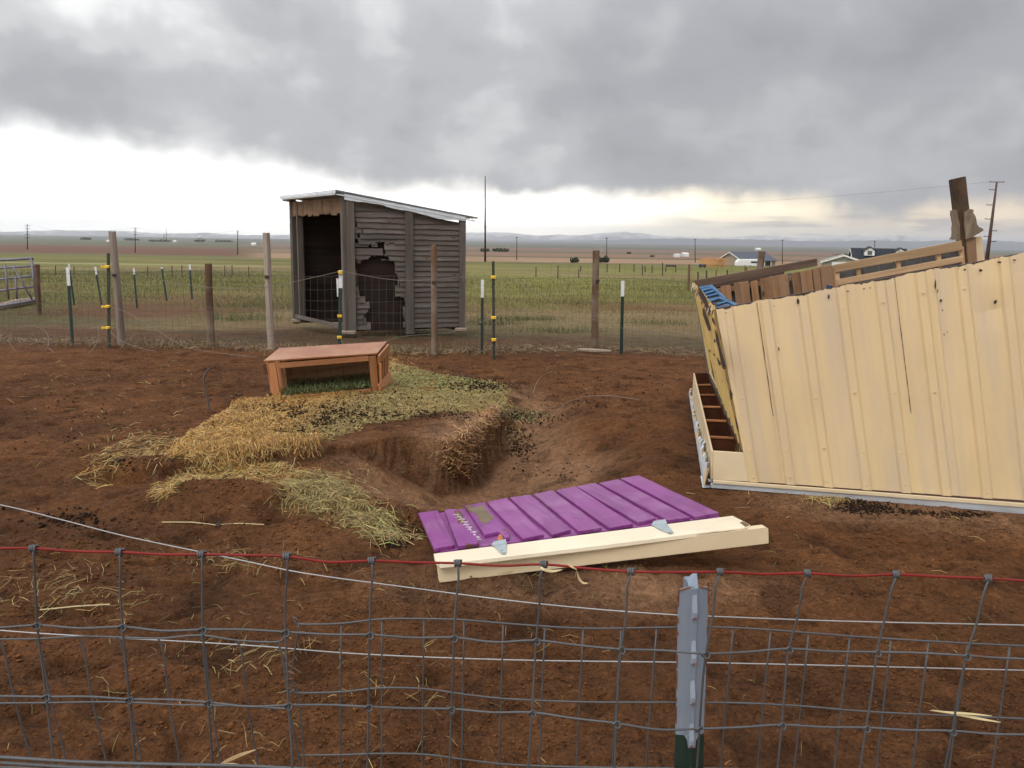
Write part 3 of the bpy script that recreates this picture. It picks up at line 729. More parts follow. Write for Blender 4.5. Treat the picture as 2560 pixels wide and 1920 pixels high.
# white trailer in front of the barn
tp = P(1872, 672, 185); o = thing('stock_trailer', tp, 'long white rounded trailer parked in front of the tan barn', 'trailer')
m = MB(); L_ = 5.6; prof = [(-L_/2, .5), (-L_/2, 1.5), (-L_/2+.5, 2.1), (L_/2-.4, 2.2), (L_/2, 1.9), (L_/2, .5)]
m.prism([tp+Vector((a, 0, b)) for a, b in prof], (0, 1.9, 0)); m.build('body', 'trim', o, bevel=.12)
for a in (-.9, .3):
    m = MB(); m.tube([tp+Vector((a, -.06, .4)), tp+Vector((a, .16, .4))], .4, 12); m.build('wheel', 'chipdark', o)
m = MB(); m.box(tp+Vector((1.1, -.02, 1.5)), 1.4, .04, .4); m.build('window', 'glass', o)
o, R, w, h, hd, rz = house('farmhouse', 2190, 690, 118, 66, 150, 7.5, 'housewall', 'houseroof', 'grey house with a black roof and small white dormers', 'house', .42, ang=math.radians(-14))
for k, (u, sz) in enumerate(((-.22, 1.1), (.36, 1.0))):
    c = Vector((w*u, -hd*.55, rz+(h-rz)*.42)); m = MB()
    vs = [c+Vector((a*sz*.75, b, z)) for b in (-1.0, 1.2) for a, z in ((-1, 0), (1, 0), (1, .8*sz), (0, 1.35*sz), (-1, .8*sz))]
    m.add([R @ v for v in vs], [(0, 1, 2, 3, 4), (9, 8, 7, 6, 5), (0, 5, 6, 1), (1, 6, 7, 2), (4, 9, 5, 0)])
    d_ = m.build('dormer', 'trim', o)
    for sx in (-1, 1):
        m = MB(); pts = [c+Vector((0, -1.25, 1.42*sz)), c+Vector((sx*sz*.95, -1.25, .72*sz)), c+Vector((sx*sz*.95, 1.3, .72*sz)), c+Vector((0, 1.3, 1.42*sz))]
        m.prism([R @ q for q in pts], (0, 0, .09)); m.build('dormer_roof', 'houseroof', d_)
    m = MB(); m.box(c+Vector((0, -1.03, .5)), .7*sz, .06, .65*sz, R); m.build('window', 'glass', d_)
o, R, w, h, hd, rz = house('garage', 2104, 672, 40, 34, 130, 6, 'housewall', 'housewall', 'small tan gabled outbuilding with white roof edges left of the black-roofed house', 'garage', .45, ang=math.radians(74))
m = MB(); m.box((-w/2-.03, 0, rz*.5), .06, hd*1.1, rz*.8, R); m.build('door', 'trim', o)
for px, y0, wp, hp, lab in ((1692, 638, 10, 3, 'left tiny white shed in the far tan field'), (1712, 637, 13, 5, 'right tiny white shed in the far tan field'), (1895, 624, 12, 4, 'tiny white farm building on the horizon above the barn roof'),
                            (635, 612, 11, 5, 'tiny white farm building left of the wooden shed'), (272, 603, 8, 3, 'tiny white building at the left end of the far town'), (438, 604, 7, 3, 'tiny white building in the middle of the far town')):
    house('far_shed', px, y0, wp, hp, 1500 if y0 < 630 else 480, 8, 'trim', 'trim', lab, 'shed', .5, eave=.1)
wt = P(500, 605, 3000); o = thing('water_tower', wt, 'hazy water tower on the far left horizon', 'water tower')
m = MB(); m.tube([wt, wt+Vector((0, 0, 13))], 1.6, 8); m.build('stem', 'trim', o)
m = MB(); m.tube([wt+Vector((0, 0, z)) for z in (12, 14, 17, 20, 21)], [1.5, 6, 8, 6, 1], 12); m.build('tank', 'trim', o, smooth=True)
for px, t, l in ((410, 581, 'left'), (416, 572, 'right')):
    b = P(px, 604, 2600); m = MB(); m.tube([b, P(px, t, 2600)], [1.0, .5], 4); meta(m.build('radio_mast', 'woodpole'), l+' one of the pair of hazy masts above the far town', 'mast')
# orange corral panels with the blue tractor bits beside them
cp = P(1780, 668, 120); o = thing('corral_panels', cp, 'stack of orange tube corral panels in front of the barn', 'corral')
for k in range(9):
    z = .12+k*.15; m = MB(); a = P(1748+(k % 3)*3, 668, 120+.2*k); b = P(1815-(k % 2)*4, 669, 120-.2*k); a.z += z; b.z += z
    m.tube([a, b], .045, 5); m.build('rail', 'orange', o)
for k in range(9):
    a = P(1750+k*8, 669, 119.8); m = MB(); m.tube([a, a+Vector((.05, 0, 1.25))], .05, 5); m.build('upright', 'orange', o)
a = P(1750, 669, 118); o = thing('blue_implement', a, 'small blue farm implement left of the orange panels', 'farm tool')
m = MB(); m.box(a+Vector((.3, 0, .35)), 1.1, .5, .3); m.build('body', 'blue', o, bevel=.05)
for k in (0, .6):
    m = MB(); m.tube([a+Vector((k, -.3, .25)), a+Vector((k, -.1, .25))], .25, 10); m.build('wheel', 'chipdark', o)
# thin rail gate far in the field
a = P(1665, 664, 75); b = P(1690, 665, 75); o = thing('hitch_rail', a, 'low dark rail on two legs in the green field left of the barn', 'rail')
m = MB(); m.tube([a, b], .09, 6); m.build('rail', 'woodpole', o)
for q in (a, b): m = MB(); m.tube([q, Vector((q.x, q.y, H1(q.x, q.y)-.1))], .05, 5); m.build('leg', 'woodpole', o)

# ------------------------------------------------------------------ rails, wires and posts of the back fence
def polyline(pxd): return [P(a, b, d) for a, b, d in pxd]
def smooth_pts(pts, k=4):
    out = []; n = len(pts)
    for i in range(n-1):
        p0, p1, p2, p3 = pts[max(i-1, 0)], pts[i], pts[i+1], pts[min(i+2, n-1)]
        for j in range(k):
            t = j/k
            out.append(.5*((2*p1)+(p2-p0)*t+(2*p0-5*p1+4*p2-p3)*t*t+(3*p1-p0-3*p2+p3)*t*t*t))
    return out+[pts[-1]]
def wood_post(px, base, tx, ty, wpx, mat, label, clip=None, group=None, dist=None, bend=0.0):
    b = G(px, base) if dist is None else P(px, base, dist)
    t = P(tx, ty, b.y); r = wpx*b.y/F/2; o = thing('fence_post', b, label, 'fence post', group)
    n = 9; k = 10; vs = []; fs = []
    ph = random.uniform(0, 9)
    for i in range(n+1):
        f = i/n; c = (b-Vector((0, 0, .15))).lerp(t, f)+Vector((bend*math.sin(f*4+ph), bend*math.cos(f*3+ph), 0))
        for j in range(k):
            a = 2*math.pi*j/k; rr = r*(1.08-.10*f)*(1+.10*math.sin(3*a+ph+f*1.5)+random.uniform(-.05, .05))
            vs.append(c+Vector((math.cos(a)*rr, math.sin(a)*rr, random.uniform(-.012, .012) if i == n else 0)))
    fs = [(i*k+j, i*k+(j+1) % k, (i+1)*k+(j+1) % k, (i+1)*k+j) for i in range(n) for j in range(k)]+[tuple(n*k+j for j in range(k))]
    m = MB(); m.add(vs, fs); s_ = m.build('shaft', mat, o)
    if clip:
        c = P(clip[0], clip[1], b.y-r*1.02); m = MB(); m.box(c, .055, .03, .036); m.build('staple', 'clip', o)
    return o, b, t, r
def t_post(px, base, tx, ty, label, wpx=9, white=None, clips=(), mat='green', group=None, dist=None, plate=False):
    b = G(px, base) if dist is None else P(px, base, dist)
    t = P(tx, ty, b.y); w = wpx*b.y/F; o = thing('t_post', b, label, 'fence post', group)
    d = (t-b).normalized(); L_ = (t-b).length; M = frame(b, d, Vector((0, -1, 0)))   # X up the post, Z to the viewer
    def seg(x0, x1, name, mt, g=1.0):
        m = MB(); m.box(((x0+x1)/2, 0, 0), x1-x0, w*g, .006, M); m.box(((x0+x1)/2, 0, -.018), x1-x0, .006, .034, M)
        for k in range(int((x1-x0)/.054)): m.box((x0+.03+.054*k, 0, .006), .022, .009, .009, M)
        return m.build(name, mt, o)
    split = L_ if white is None else (P(tx, white, b.y)-b).dot(d)
    seg(-.2, split, 'shaft', mat)
    if white: seg(split, L_, 'painted_tip', 'white', 1.02)
    if plate:
        m = MB(); a = M @ Vector((split-.12, w*.3, -.01)); m.prism([M @ Vector((split-.13, w*.75, -.02)), M @ Vector((L_-.12, w*.5, -.02)), M @ Vector((L_-.12, w*1.3, -.02)), M @ Vector((split-.13, w*1.0, -.02))], (0, .006, 0)); m.build('anchor_plate', 'white', o)
    for cy, side in clips:
        c = P(px+(tx-px)*(base-cy)/(base-ty), cy, b.y); 
        m = MB(); r = .020
        m.box(c+Vector((side*.012, -.022, 0)), .062, .040, .036); m.box(c+Vector((side*(.05 if side else 0), -.030, -.004)), .040 if side else .02, .026, .022); m.box(c+Vector((side*(.078 if side else 0), -.034, -.002)), .024 if side else .01, .032, .040)
        m.tube([c+Vector((-.035, -.03, .014)), c+Vector((.035, -.03, .014))], .010, 6)
        m.build('insulator', 'yellow', o, bevel=.004)
    return o, b, t
wood_post(304, 863, 280, 578, 17, 'post_grey', 'grey wooden fence post leaning left beside the left yellow-clipped post', (285, 688), bend=.004)
wood_post(528, 868, 522, 659, 17, 'post_brown', 'short brown wooden post halfway between the two tall grey posts', bend=.006)
wood_post(680, 873, 665, 583, 17, 'post_grey', 'tall grey wooden fence post left of the shed and behind the stained box', (667, 692), bend=.004)
wood_post(1085, 887, 1084, 613, 15, 'post_brown', 'brown wooden fence post standing in front of the shed wall', (1085, 706), bend=.003)
wood_post(1487, 876, 1491, 627, 17, 'post_brown', 'thick brown wooden fence post right of centre with a grey upper half', (1494, 702), bend=.006)
t_post(182, 864, 169, 668, 'white-tipped green steel post at the far left, left of the yellow-clipped post', 8, 714)
t_post(273, 868, 271, 633, 'dark steel post with three yellow clips touching the grey wooden post', 8, None, [(667, -1), (766, -1), (819, -1)], 'olive')
t_post(849, 874, 852, 676, 'dark green steel post with white top and three yellow clips before the shed', 9, 720, [(681, 0), (790, 0), (843, 0)], plate=True)
t_post(1205, 884, 1206, 699, 'green steel post with white tip between the shed and the clipped olive post', 7, 744)
t_post(1235, 896, 1233, 653, 'olive steel post with three yellow clips right of the shed', 7, None, [(693, 0), (794, 0), (849, 0)], 'olive')
t_post(1553, 887, 1557, 702, 'green steel post with white tip between the thick brown post and the yellow shed', 8, 741)

def post_line(y0): return y0
FY = [(-9.5, 12.4), (-5.9, 11.95), (-3.4, 11.65), (-1.1, 11.55), (1.3, 12.25), (3.5, 11.5), (6, 11.4)]
def fline(x): return float(np.interp(x, [a for a, b in FY], [b for a, b in FY]))+.03
def woven(name, x0, x1, yf, h, sx, zs, r, label, lean=0.0, wob=.012, xw=None, ground=True):
    o = thing(name, (x0, yf(x0), 0), label, 'wire fence')
    for z in zs:
        pts = [Vector((x, yf(x)+lean*z+wob*math.sin(x*3+z*9), (H1(x, yf(x)) if ground else 0)+z*h+wob*math.sin(x*2.1+z*5)*1.3+wob*math.sin(x*7+z)*.5)) for x in np.arange(x0, x1+.01, .25)]
        m = MB(); m.tube(pts, r*(1.35 if z in (zs[0], zs[-1]) else 1), 4); m.build('line_wire', 'wirefar', o)
    m = MB(); x = x0
    while x < x1:
        g = H1(x, yf(x)) if ground else 0
        m.tube([Vector((x+wob*math.sin(x*5+z*3), yf(x)+lean*z+wob*math.sin(x*3+z*9), g+z*h)) for z in (zs[0], (zs[0]+zs[-1])/2, zs[-1])], r, 4, cap=False); x += sx
    s_ = m.build('stay_wires', 'wirefar', o); s_['kind'] = 'stuff'
    return o
woven('woven_wire_fence', -9.5, 5.6, fline, 1.09, .101, [.03, .10, .19, .29, .41, .54, .68, .83, 1.0], .0019, 'rusty woven wire fence strung along the back of the dirt yard')
woven('woven_wire_fence', -12.5, -1.0, lambda x: 19.2+.25*math.sin(x*.6), 1.10, .152, [.05, .2, .36, .52, .68, .84, 1.0], .0024, 'second woven wire fence line further out in the grass on the left')
woven('woven_wire_fence', 1.2, 8.2, lambda x: 26+.3*math.sin(x*.6), 1.15, .3, [.1, .4, .7, 1.0], .0028, 'far woven wire fence in the grass between the thick brown post and the corral')
# thin posts standing in the grass beyond the yard
for i, (px, base, tx, ty, wt, lab) in enumerate(((183, 742, 172, 660, 675, 'white-tipped post just behind the far left steel post'), (252, 750, 238, 667, 687, 'thin leaning white-tipped post left of the olive clipped post in the grass'),
        (341, 750, 334, 671, 686, 'thin white-tipped post first to the right of the leaning grey post'), (414, 731, 404, 668, 672, 'dark thin post in the grass midway between grey and brown posts'), (479, 727, 474, 661, 675, 'thin white-tipped post in the grass just left of the short brown post'))):
    t_post(px, base, tx, ty, lab, 4.5, wt, dist=19.1)
small = [(139, 690, 665, 'first'), (185, 690, 667, 'a'), (369, 694, 666, 'b'), (430, 688, 664, 'c'), (455, 688, 663, 'd'), (562, 690, 664, 'e'), (580, 690, 663, 'f'), (620, 690, 666, 'g')]
def stick(px, base, ty, wpx, d, label, group=None, mat='woodpole', tx=None):
    b = P(px, base, d); t = P(tx or px, ty, d); m = MB(); m.tube([b-Vector((0, 0, .15)), b.lerp(t, .5)+Vector((random.uniform(-.01, .01), 0, 0)), t], wpx*d/F/2, 6)
    return meta(m.build('field_post', mat, None, Matrix.Translation(b)), label, 'field post', group)
for a in ((139, 690, 665, 'between the tube gate and the far left white-tipped post'), (185, 690, 667, 'right behind the far left white-tipped post'), (369, 694, 666, 'right of the leaning grey post'), (430, 688, 664, 'left one of the close pair before the brown post'), (455, 688, 663, 'right one of the close pair before the brown post'), (562, 692, 664, 'first to the right of the short brown post'), (580, 692, 663, 'second to the right of the short brown post'), (622, 690, 666, 'just left of the tall grey post by the shed')):
    stick(a[0], a[1], a[2], 2.4, 40, 'thin dark stake '+a[3], 'thin stakes in the grass left of the shed')
for px, b, t, l in ((1340, 686, 667, 'nearest to the shed'), (1518, 674, 661, 'just right of the thick brown post'), (1549, 674, 661, 'above the right white-tipped post'), (1585, 673, 661, 'alone right of the white-tipped post'), (1606, 682, 663, 'tallest of the close group of three'), (1613, 674, 665, 'smallest of the close group of three'), (1656, 682, 657, 'taller one beside the low dark rail'), (1452, 672, 664, 'just left of the thick brown post'), (1630, 676, 664, 'between the group of three and the low rail'), (1395, 690, 664, 'second from the shed'), (1447, 688, 672, 'below the round bush')):
    stick(px, b, t, 2.6, 45, 'thin dark field stake '+l, 'thin stakes in the green field right of the shed')
stick(1721, 716, 661, 6, 26, 'rusty brown stake left of the yellow shed, largest of the stakes by the corral', None, 'post_brown', 1723)
stick(1745, 700, 679, 3.6, 24, 'short orange-brown stake just above the yellow shed corner', None, 'post_brown')
stick(1766, 698, 676, 4.0, 24, 'short dark stake second above the yellow shed corner', None, 'woodpole')
stick(1790, 690, 674, 3.6, 24, 'short brown stake third above the yellow shed corner', None, 'post_brown', 1792)
stick(1818, 690, 675, 4.0, 24, 'short black stake fourth above the yellow shed corner', None, 'woodpole')
stick(1864, 690, 668, 7, 20, 'stubby brown stake just left of the thick post behind the pallets', None, 'post_brown')
stick(97, 770, 661, 12, 18.3, 'brown wooden post at the right end of the grey tube gate', None, 'post_brown', 93)
stick(1897, 700, 628, 16, 14, 'thick leaning wooden post rising behind the tipped shed and pallets', None, 'post_brown', 1905)
# loose and sagging wires of the back fence
def loose(pts, r, label, mat='whitewire', cat='wire', name='loose_wire', k=4):
    m = MB(); m.tube(smooth_pts(polyline(pts), k), r, 5); return meta(m.build(name, mat, smooth=True), label, cat)
D = 11.4
MT['oldwire'] = m_plain('weathered_loose_wire', (.20, .165, .135), .6, .2, .15, 4)
loose([(275, 668, D), (330, 680, D), (430, 706, D), (530, 719, D), (600, 721, D), (700, 711, D), (800, 690, D), (850, 679, D), (872, 681, D), (960, 697, D), (1040, 701, D), (1150, 693, D), (1233, 692, D)], .0035, 'pale smooth wire sagging from the left yellow clip to the right one', 'oldwire')
loose([(277, 767, 11.7), (320, 782, 11.6), (375, 815, 11.5), (440, 855, 11.3), (480, 872, 11.2), (560, 884, 10.8), (640, 893, 10.6)], .0035, 'pale wire falling from the middle left yellow clip to the ground', 'oldwire')
loose([(270, 824, 11.7), (300, 850, 11.5), (340, 867, 11.3), (390, 879, 11.15)], .0035, 'short pale wire drooping from the lowest left yellow clip', 'oldwire')
loose([(1237, 692, D), (1280, 700, D), (1340, 730, D), (1420, 773, D), (1490, 801, D), (1600, 829, D), (1760, 837, 10.5)], .0032, 'pale wire slanting down from the top right yellow clip to the yellow shed', 'oldwire')
loose([(1238, 794, D), (1275, 776, D), (1315, 771, D), (1345, 780, D), (1362, 800, D), (1371, 828, D)], .0032, 'arched pale wire end springing from the middle right yellow clip', 'oldwire')
loose([(852, 845, 11.2), (860, 860, 11.0), (905, 873, 11.1), (1000, 842, D), (1120, 832, D), (1205, 805, D), (1233, 793, D)], .0030, 'thin pale wire sagging low across the front of the shed', 'oldwire')
loose([(80, 892, 11.0), (40, 878, 11.1), (22, 850, 11.2), (35, 825, 11.3), (80, 815, 11.3), (115, 830, 11.3), (122, 860, 11.2), (110, 880, 11.1)], .0032, 'loop of old wire coiled on the ground at the far left', 'oldwire')
loose([(218, 826, 11.3), (243, 818, 11.3), (245, 850, 11.2), (225, 880, 11.05), (190, 893, 10.9), (150, 888, 10.9), (120, 870, 11.1)], .0032, 'second loop of old wire beside the olive clipped post', 'oldwire')
loose([(1380, 928, 9.6), (1352, 942, 9.2), (1338, 965, 8.7), (1333, 985, 8.3)], .003, 'short bent wire sticking up right of the straw pad', 'oldwire')
loose([(1392, 1030, 7.2), (1420, 1005, 7.4), (1470, 991, 7.6), (1530, 990, 7.6), (1600, 1000, 7.5)], .003, 'thin curved wire lying over the slope right of the straw pad', 'oldwire')
a = GH(527, 1026); t1 = P(511, 942, a.y); t2 = P(522, 921, a.y)
m = MB(); m.tube(smooth_pts([a-Vector((0, 0, .1)), P(517, 985, a.y), P(511, 962, a.y), t1, t2]), .0085, 7)
meta(m.build('bent_rod', 'wirefar', smooth=True), 'bent grey metal rod sticking out of the dirt left of the box', 'metal rod')

# grey tube gate at the left edge
def make_gate():
    d = 18.3; a = P(-120, 778, d+.4); o = thing('tube_gate', a, 'grey tube farm gate at the left edge of the picture', 'gate')
    tops = [(648, 645), (668, 664), (696, 688), (725, 714), (763, 748)]
    for k, (y0, y1) in enumerate(tops):
        m = MB(); m.tube([P(-120, y0+(y0-y1)*1.3, d+.2), P(0, y0+2, d+.1), P(82+k*3, y1+1, d)], .030 if k in (0, 4) else .024, 8); m.build('rail', 'gate', o, smooth=True)
    m = MB(); m.tube([P(78, 646, d), P(92, 750, d)], .030, 8); m.build('end_post', 'gate', o, smooth=True)
    for x0, x1, n in ((12, 22, 'brace'), (29, 80, 'brace'), (38, 43, 'brace')):
        m = MB(); m.tube([P(x0, 660 if x0 != 38 else 695, d-.02), P(x1, 748, d-.02)], .020, 6); m.build(n, 'gate', o, smooth=True)
make_gate()
a, b = GH(-20, 778), GH(100, 756)
m = MB(); m.tube([a+Vector((0, 0, .05)), a.lerp(b, .5)+Vector((0, 0, .09)), b+Vector((0, 0, .07))], [.10, .11, .08], 8)
meta(m.build('log', 'rawlog'), 'grey log lying under the tube gate at the left edge', 'log')
for pts, l in (([(1445, 877, 12.0), (1480, 880, 11.8), (1528, 881, 11.7)], 'weathered stick lying at the foot of the thick brown post'),):
    p_ = polyline(pts); m = MB(); m.tube([q+Vector((0, 0, .02)) for q in p_], [.02, .035, .015], 6); meta(m.build('log', 'rawlog'), l, 'stick')

# ------------------------------------------------------------------ wooden loafing shed
def make_shed():
    A = G(868, 832); B = G(1160, 823); C = G(741, 802)
    e = (B-A).normalized(); W_ = (B-A).length; nF = Vector((e.y, -e.x, 0))      # side wall looks along nF
    g = (C-A).normalized(); Lg = (C-A).length; nG = Vector((-g.y, g.x, 0))
    if nG.x > 0: nG = -nG
    o = thing('loafing_shed', A, 'weathered grey board shed with slanted metal roof and a big hole torn in its side', 'shed')
    up = Vector((0, 0, 1))
    def S(px, py): return PL(px, py, A, nF)       # on side wall plane
    def Q(px, py): return PL(px, py, A, nG)
    zA = S(866, 487).z; zB = S(1163, 545).z; slope = (zB-zA)/W_
    zt = lambda u: zA+slope*u
    # inner dark lining behind the side wall, and the walls of the far and right sides
    def panel(name, p, q, z0, z1a, z1b, th, mat, nn):
        m = MB(); m.prism([p+up*z0, q+up*z0, q+up*z1b, p+up*z1a], nn*th); return m.build(name, mat, o, frame(p+up*z0, q-p, nn))
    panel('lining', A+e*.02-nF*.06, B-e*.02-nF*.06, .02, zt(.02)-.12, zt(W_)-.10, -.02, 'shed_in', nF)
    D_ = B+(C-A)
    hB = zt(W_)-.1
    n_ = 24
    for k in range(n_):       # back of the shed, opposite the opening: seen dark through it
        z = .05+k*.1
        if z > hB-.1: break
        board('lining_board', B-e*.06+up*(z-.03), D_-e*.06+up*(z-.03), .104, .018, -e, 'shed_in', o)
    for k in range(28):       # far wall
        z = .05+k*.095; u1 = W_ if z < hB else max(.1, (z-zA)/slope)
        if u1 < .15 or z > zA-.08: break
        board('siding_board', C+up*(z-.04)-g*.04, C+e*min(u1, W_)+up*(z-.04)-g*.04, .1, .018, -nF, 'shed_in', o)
    # the lap siding seen by the camera, in two bays
    x1 = (S(886, 700)-A).dot(e); x2 = (S(1012, 700)-A).dot(e); x3 = (S(1031, 700)-A).dot(e); x4 = (S(1146, 700)-A).dot(e)
    # hole outline in wall coordinates, measured
    holes = [[(875, 662), (930, 640), (985, 660), (1000, 705), (985, 735), (1012, 745), (1012, 835), (940, 835), (905, 800), (925, 765), (900, 745), (878, 712), (890, 690), (870, 678)],
             [(884, 620), (925, 615), (960, 622), (925, 628)], [(886, 648), (970, 643), (930, 655)], [(886, 598), (915, 595), (905, 599)], [(920, 609), (980, 607), (950, 612)],
             [(880, 571), (905, 572), (895, 577)], [(885, 583), (905, 583), (892, 587)], [(884, 555), (896, 555), (890, 560)], [(900, 700), (915, 690), (905, 720)]]
    HP = [[((S(a, b)-A).dot(e), S(a, b).z) for a, b in h_] for h_ in holes]
    def ragged(x0, x1_, n0, damaged):
        zz = .055; pitch = .0925; k = 0
        while zz < zA:
            zlo = zz; zhi = zz+pitch+.022
            um = x0
            if zlo > zt(x0)-.10: break
            N_ = 60 if damaged else 14; us = np.linspace(x0+random.uniform(.0, .008), x1_-random.uniform(0, .008), N_+1)
            lo = []; hi = []; wav = random.uniform(0, 6)
            for u in us:
                l_ = zlo+.006*math.sin(u*5+wav)+.003*math.sin(u*17+wav); h_ = min(zhi, zt(u)-.10)
                lo.append(l_); hi.append(h_)
            lo = np.array(lo); hi = np.array(hi)
            if damaged:
                zs = np.linspace(0, 1, 9)
                for j in range(N_+1):
                    cols = lo[j]+(hi[j]-lo[j])*zs
                    ins = np.zeros(9)
                    for hp in HP:
                        s_ = sdf(np.full(9, us[j]), cols, hp)+.085*fbm(np.full(9, us[j]*7), cols*0+np.floor(cols/pitch)*3.7, 7, 4)+.03*fbm(np.full(9, us[j]*45), cols*60, 8, 2)-.012
                        ins = np.maximum(ins, s_ > 0)
                    if ins.any():
                        kk = np.where(ins)[0]
                        if kk[0] <= 1: lo[j] = cols[min(kk[-1]+1, 8)]
                        else: lo[j] = lo[j] if kk[0] > 6 else cols[kk[-1]] if kk[-1] < 8 else lo[j]
                        if kk[0] <= 1 and kk[-1] >= 7: lo[j] = hi[j]
            # every unbroken run of a plank is a piece of its own
            ok = (hi-lo) >= .012; runs = []; st = None
            for j in range(N_+1):
                if ok[j] and st is None: st = j
                if (not ok[j] or j == N_) and st is not None:
                    en = j if ok[j] else j-1
                    if en > st: runs.append((st, en))
                    st = None
            p0 = A+e*x0+up*zlo
            for st, en in runs:
                vs = []; fs = []
                for j in range(st, en+1):
                    tl = .030*(hi[j]-lo[j])/(pitch+.022)
                    for (z, off) in ((lo[j], .006+tl), (hi[j], .006), (hi[j], -.006), (lo[j], -.006+tl)): vs.append(A+e*us[j]+up*z+nF*off)
                for j in range(en-st):
                    for k_ in range(4): fs.append((4*j+k_, 4*j+4+k_, 4*j+4+(k_+1) % 4, 4*j+(k_+1) % 4))
                fs += [(0, 1, 2, 3), tuple(4*(en-st)+k_ for k_ in (3, 2, 1, 0))]
                m = MB(); m.add(vs, fs); m.build('siding_board', 'siding', o, frame(p0, e, nF))
            zz += pitch
    ragged(x1-.03, x2+.01, 0, True); ragged(x3-.01, x4+.02, 0, False)
    # posts
    def post(u0, u1, zb, zt_, off, th, name='corner_post', mat='shed_post'):
        m = MB(); p = A+e*((u0+u1)/2)+nF*off
        return board(name, p+up*zb, p+up*zt_, abs(u1-u0), th, nF, mat, o, jit=.003, seg=4)
    post(x1-.13, x1+.0, -.05, zt(x1)-.02, .045, .07)
    post(x2, x3, -.05, zt(x3)-.06, .045, .06, 'wall_post')
    post(x4, x4+.11, -.02, zt(x4)+.0, .045, .07)
    # opening side: frame posts, header, inner post, sill
    h0 = zA
    board('corner_post', A+g*.0+nG*.02-nF*.0+up*-.05, A+nG*.02+up*(h0-.02), .09, .09, nG, 'shed_post', o, seg=3, jit=.003)
    board('corner_post', C-g*.02+nG*.01+up*-.05, C-g*.02+nG*.01+up*(h0+.0), .12, .10, nG, 'shed_post', o, seg=3, jit=.003)
    board('door_post', C-g*.30+up*.0, C-g*.30+up*(h0-.2), .05, .09, nG, 'shed_post', o, seg=3, jit=.003)
    board('door_post', C-g*.17+e*.1+up*.0, C-g*.17+e*.1+up*(h0-.2), .14, .02, nG, 'shed_post', o, seg=3, jit=.003)
    board('sill', C-g*.02+nG*.03+up*.10, A+g*.1+nG*.03+up*.09, .07, .04, nG, 'shed_post', o, seg=3)
    nsl = 26
    for k in range(nsl):      # the header is a strip of splintered vertical pieces
        u = .06+(Lg-.12)*k/nsl; zb = h0-.32+random.uniform(-.02, .02)
        a = A+g*(u+.5*(Lg-.12)/nsl)+nG*(.03+random.uniform(-.004, .004))
        board('header_strip', a+up*zb, a+up*(h0-.05), (Lg-.12)/nsl*1.0, .02, nG, 'header', o)
    # roof: corrugated sheets, high edge over the opening
    ov = .20; r0 = A-e*ov-g*.10; hh = lambda u: zt(u)+.035
    ncol = 150; wv = Lg+.25; us = np.linspace(-.12, wv-.12, ncol)
    vs = []; ulen = W_+ov+.20
    m = MB()
    for th in (0, 1):
        for i, s_ in enumerate(us):
            z = .014*(abs(((s_*1/.13) % 1)-.5)*4-1) + (.0 if th == 0 else -.004)
            for u in (-ov, W_+.20):
                vs.append(A+e*u+g*s_+up*(hh(u)+z))
    fs = []
    for i in range(ncol-1):
        fs.append((2*i, 2*i+1, 2*i+3, 2*i+2)); q = 2*ncol; fs.append((q+2*i, q+2*i+2, q+2*i+3, q+2*i+1))
        fs.append((2*i, 2*i+2, q+2*i+2, q+2*i)); fs.append((2*i+1, q+2*i+1, q+2*i+3, 2*i+3))
    fs += [(0, 2*ncol, 2*ncol+1, 1)]
    m.add(vs, fs); m.build('roof_sheet', 'galvroof', o)
    # rim rafter and fascia, drip trims
    for s_, nm in ((-.09, 'rafter'), (Lg+.06, 'rafter')):
        board(nm, A-e*(ov-.03)+g*s_+up*(hh(-ov+.03)-.065), B+e*.16+g*s_+up*(hh(W_+.16)-.065), .05 if s_ > 0 else .018, .03, nF, 'galvroof', o)
    board('drip_edge', A-e*(ov-.0)-g*.12+up*(hh(-ov)-.03), A-e*(ov-.0)+g*(Lg+.12)+up*(hh(-ov)-.03), .05, .012, -e, 'galvroof', o)
    board('soffit', A-e*(ov*.5)-g*.05+up*(hh(-ov*.5)-.05), A-e*(ov*.5)+g*(Lg+.05)+up*(hh(-ov*.5)-.05), .19, .02, up, 'galvroof', o)
    # galvanised flashing along the top of the side wall with a torn lower edge
    low = [(861, 499), (885, 503), (930, 508), (955, 512), (968, 517), (985, 522), (1018, 527), (1050, 534), (1100, 548), (1165, 552)]
    top = [(861, 485), (1165, 543)]
    nn = 40; vs = []
    lx = [l[0] for l in low]; ly = [l[1] for l in low]
    for j in range(nn+1):
        px = 861+(1165-861)*j/nn; a = PL(px, 484+(px-861)*(58/304), A+nF*.095, nF); b = PL(px, np.interp(px, lx, ly)+random.uniform(-.7, .7), A+nF*.095, nF)
        vs += [a, b, b-nF*.012, a-nF*.012]
    fs = []
    for j in range(nn):
        for k_ in range(4): fs.append((4*j+k_, 4*j+(k_+1) % 4, 4*j+4+(k_+1) % 4, 4*j+4+k_))
    m = MB(); m.add(vs, fs); m.build('flashing', 'galv', o)
    # underpinning blocks
    for px, py, w_ in ((868, 833, .3), (742, 803, .2), (1152, 826, .22)):
        c = G(px, py); m = MB(); m.box(c+Vector((0, .02, .01)), w_, .12, .07); m.build('footing_block', 'rawlog', o, bevel=.015)
    return o
make_shed()

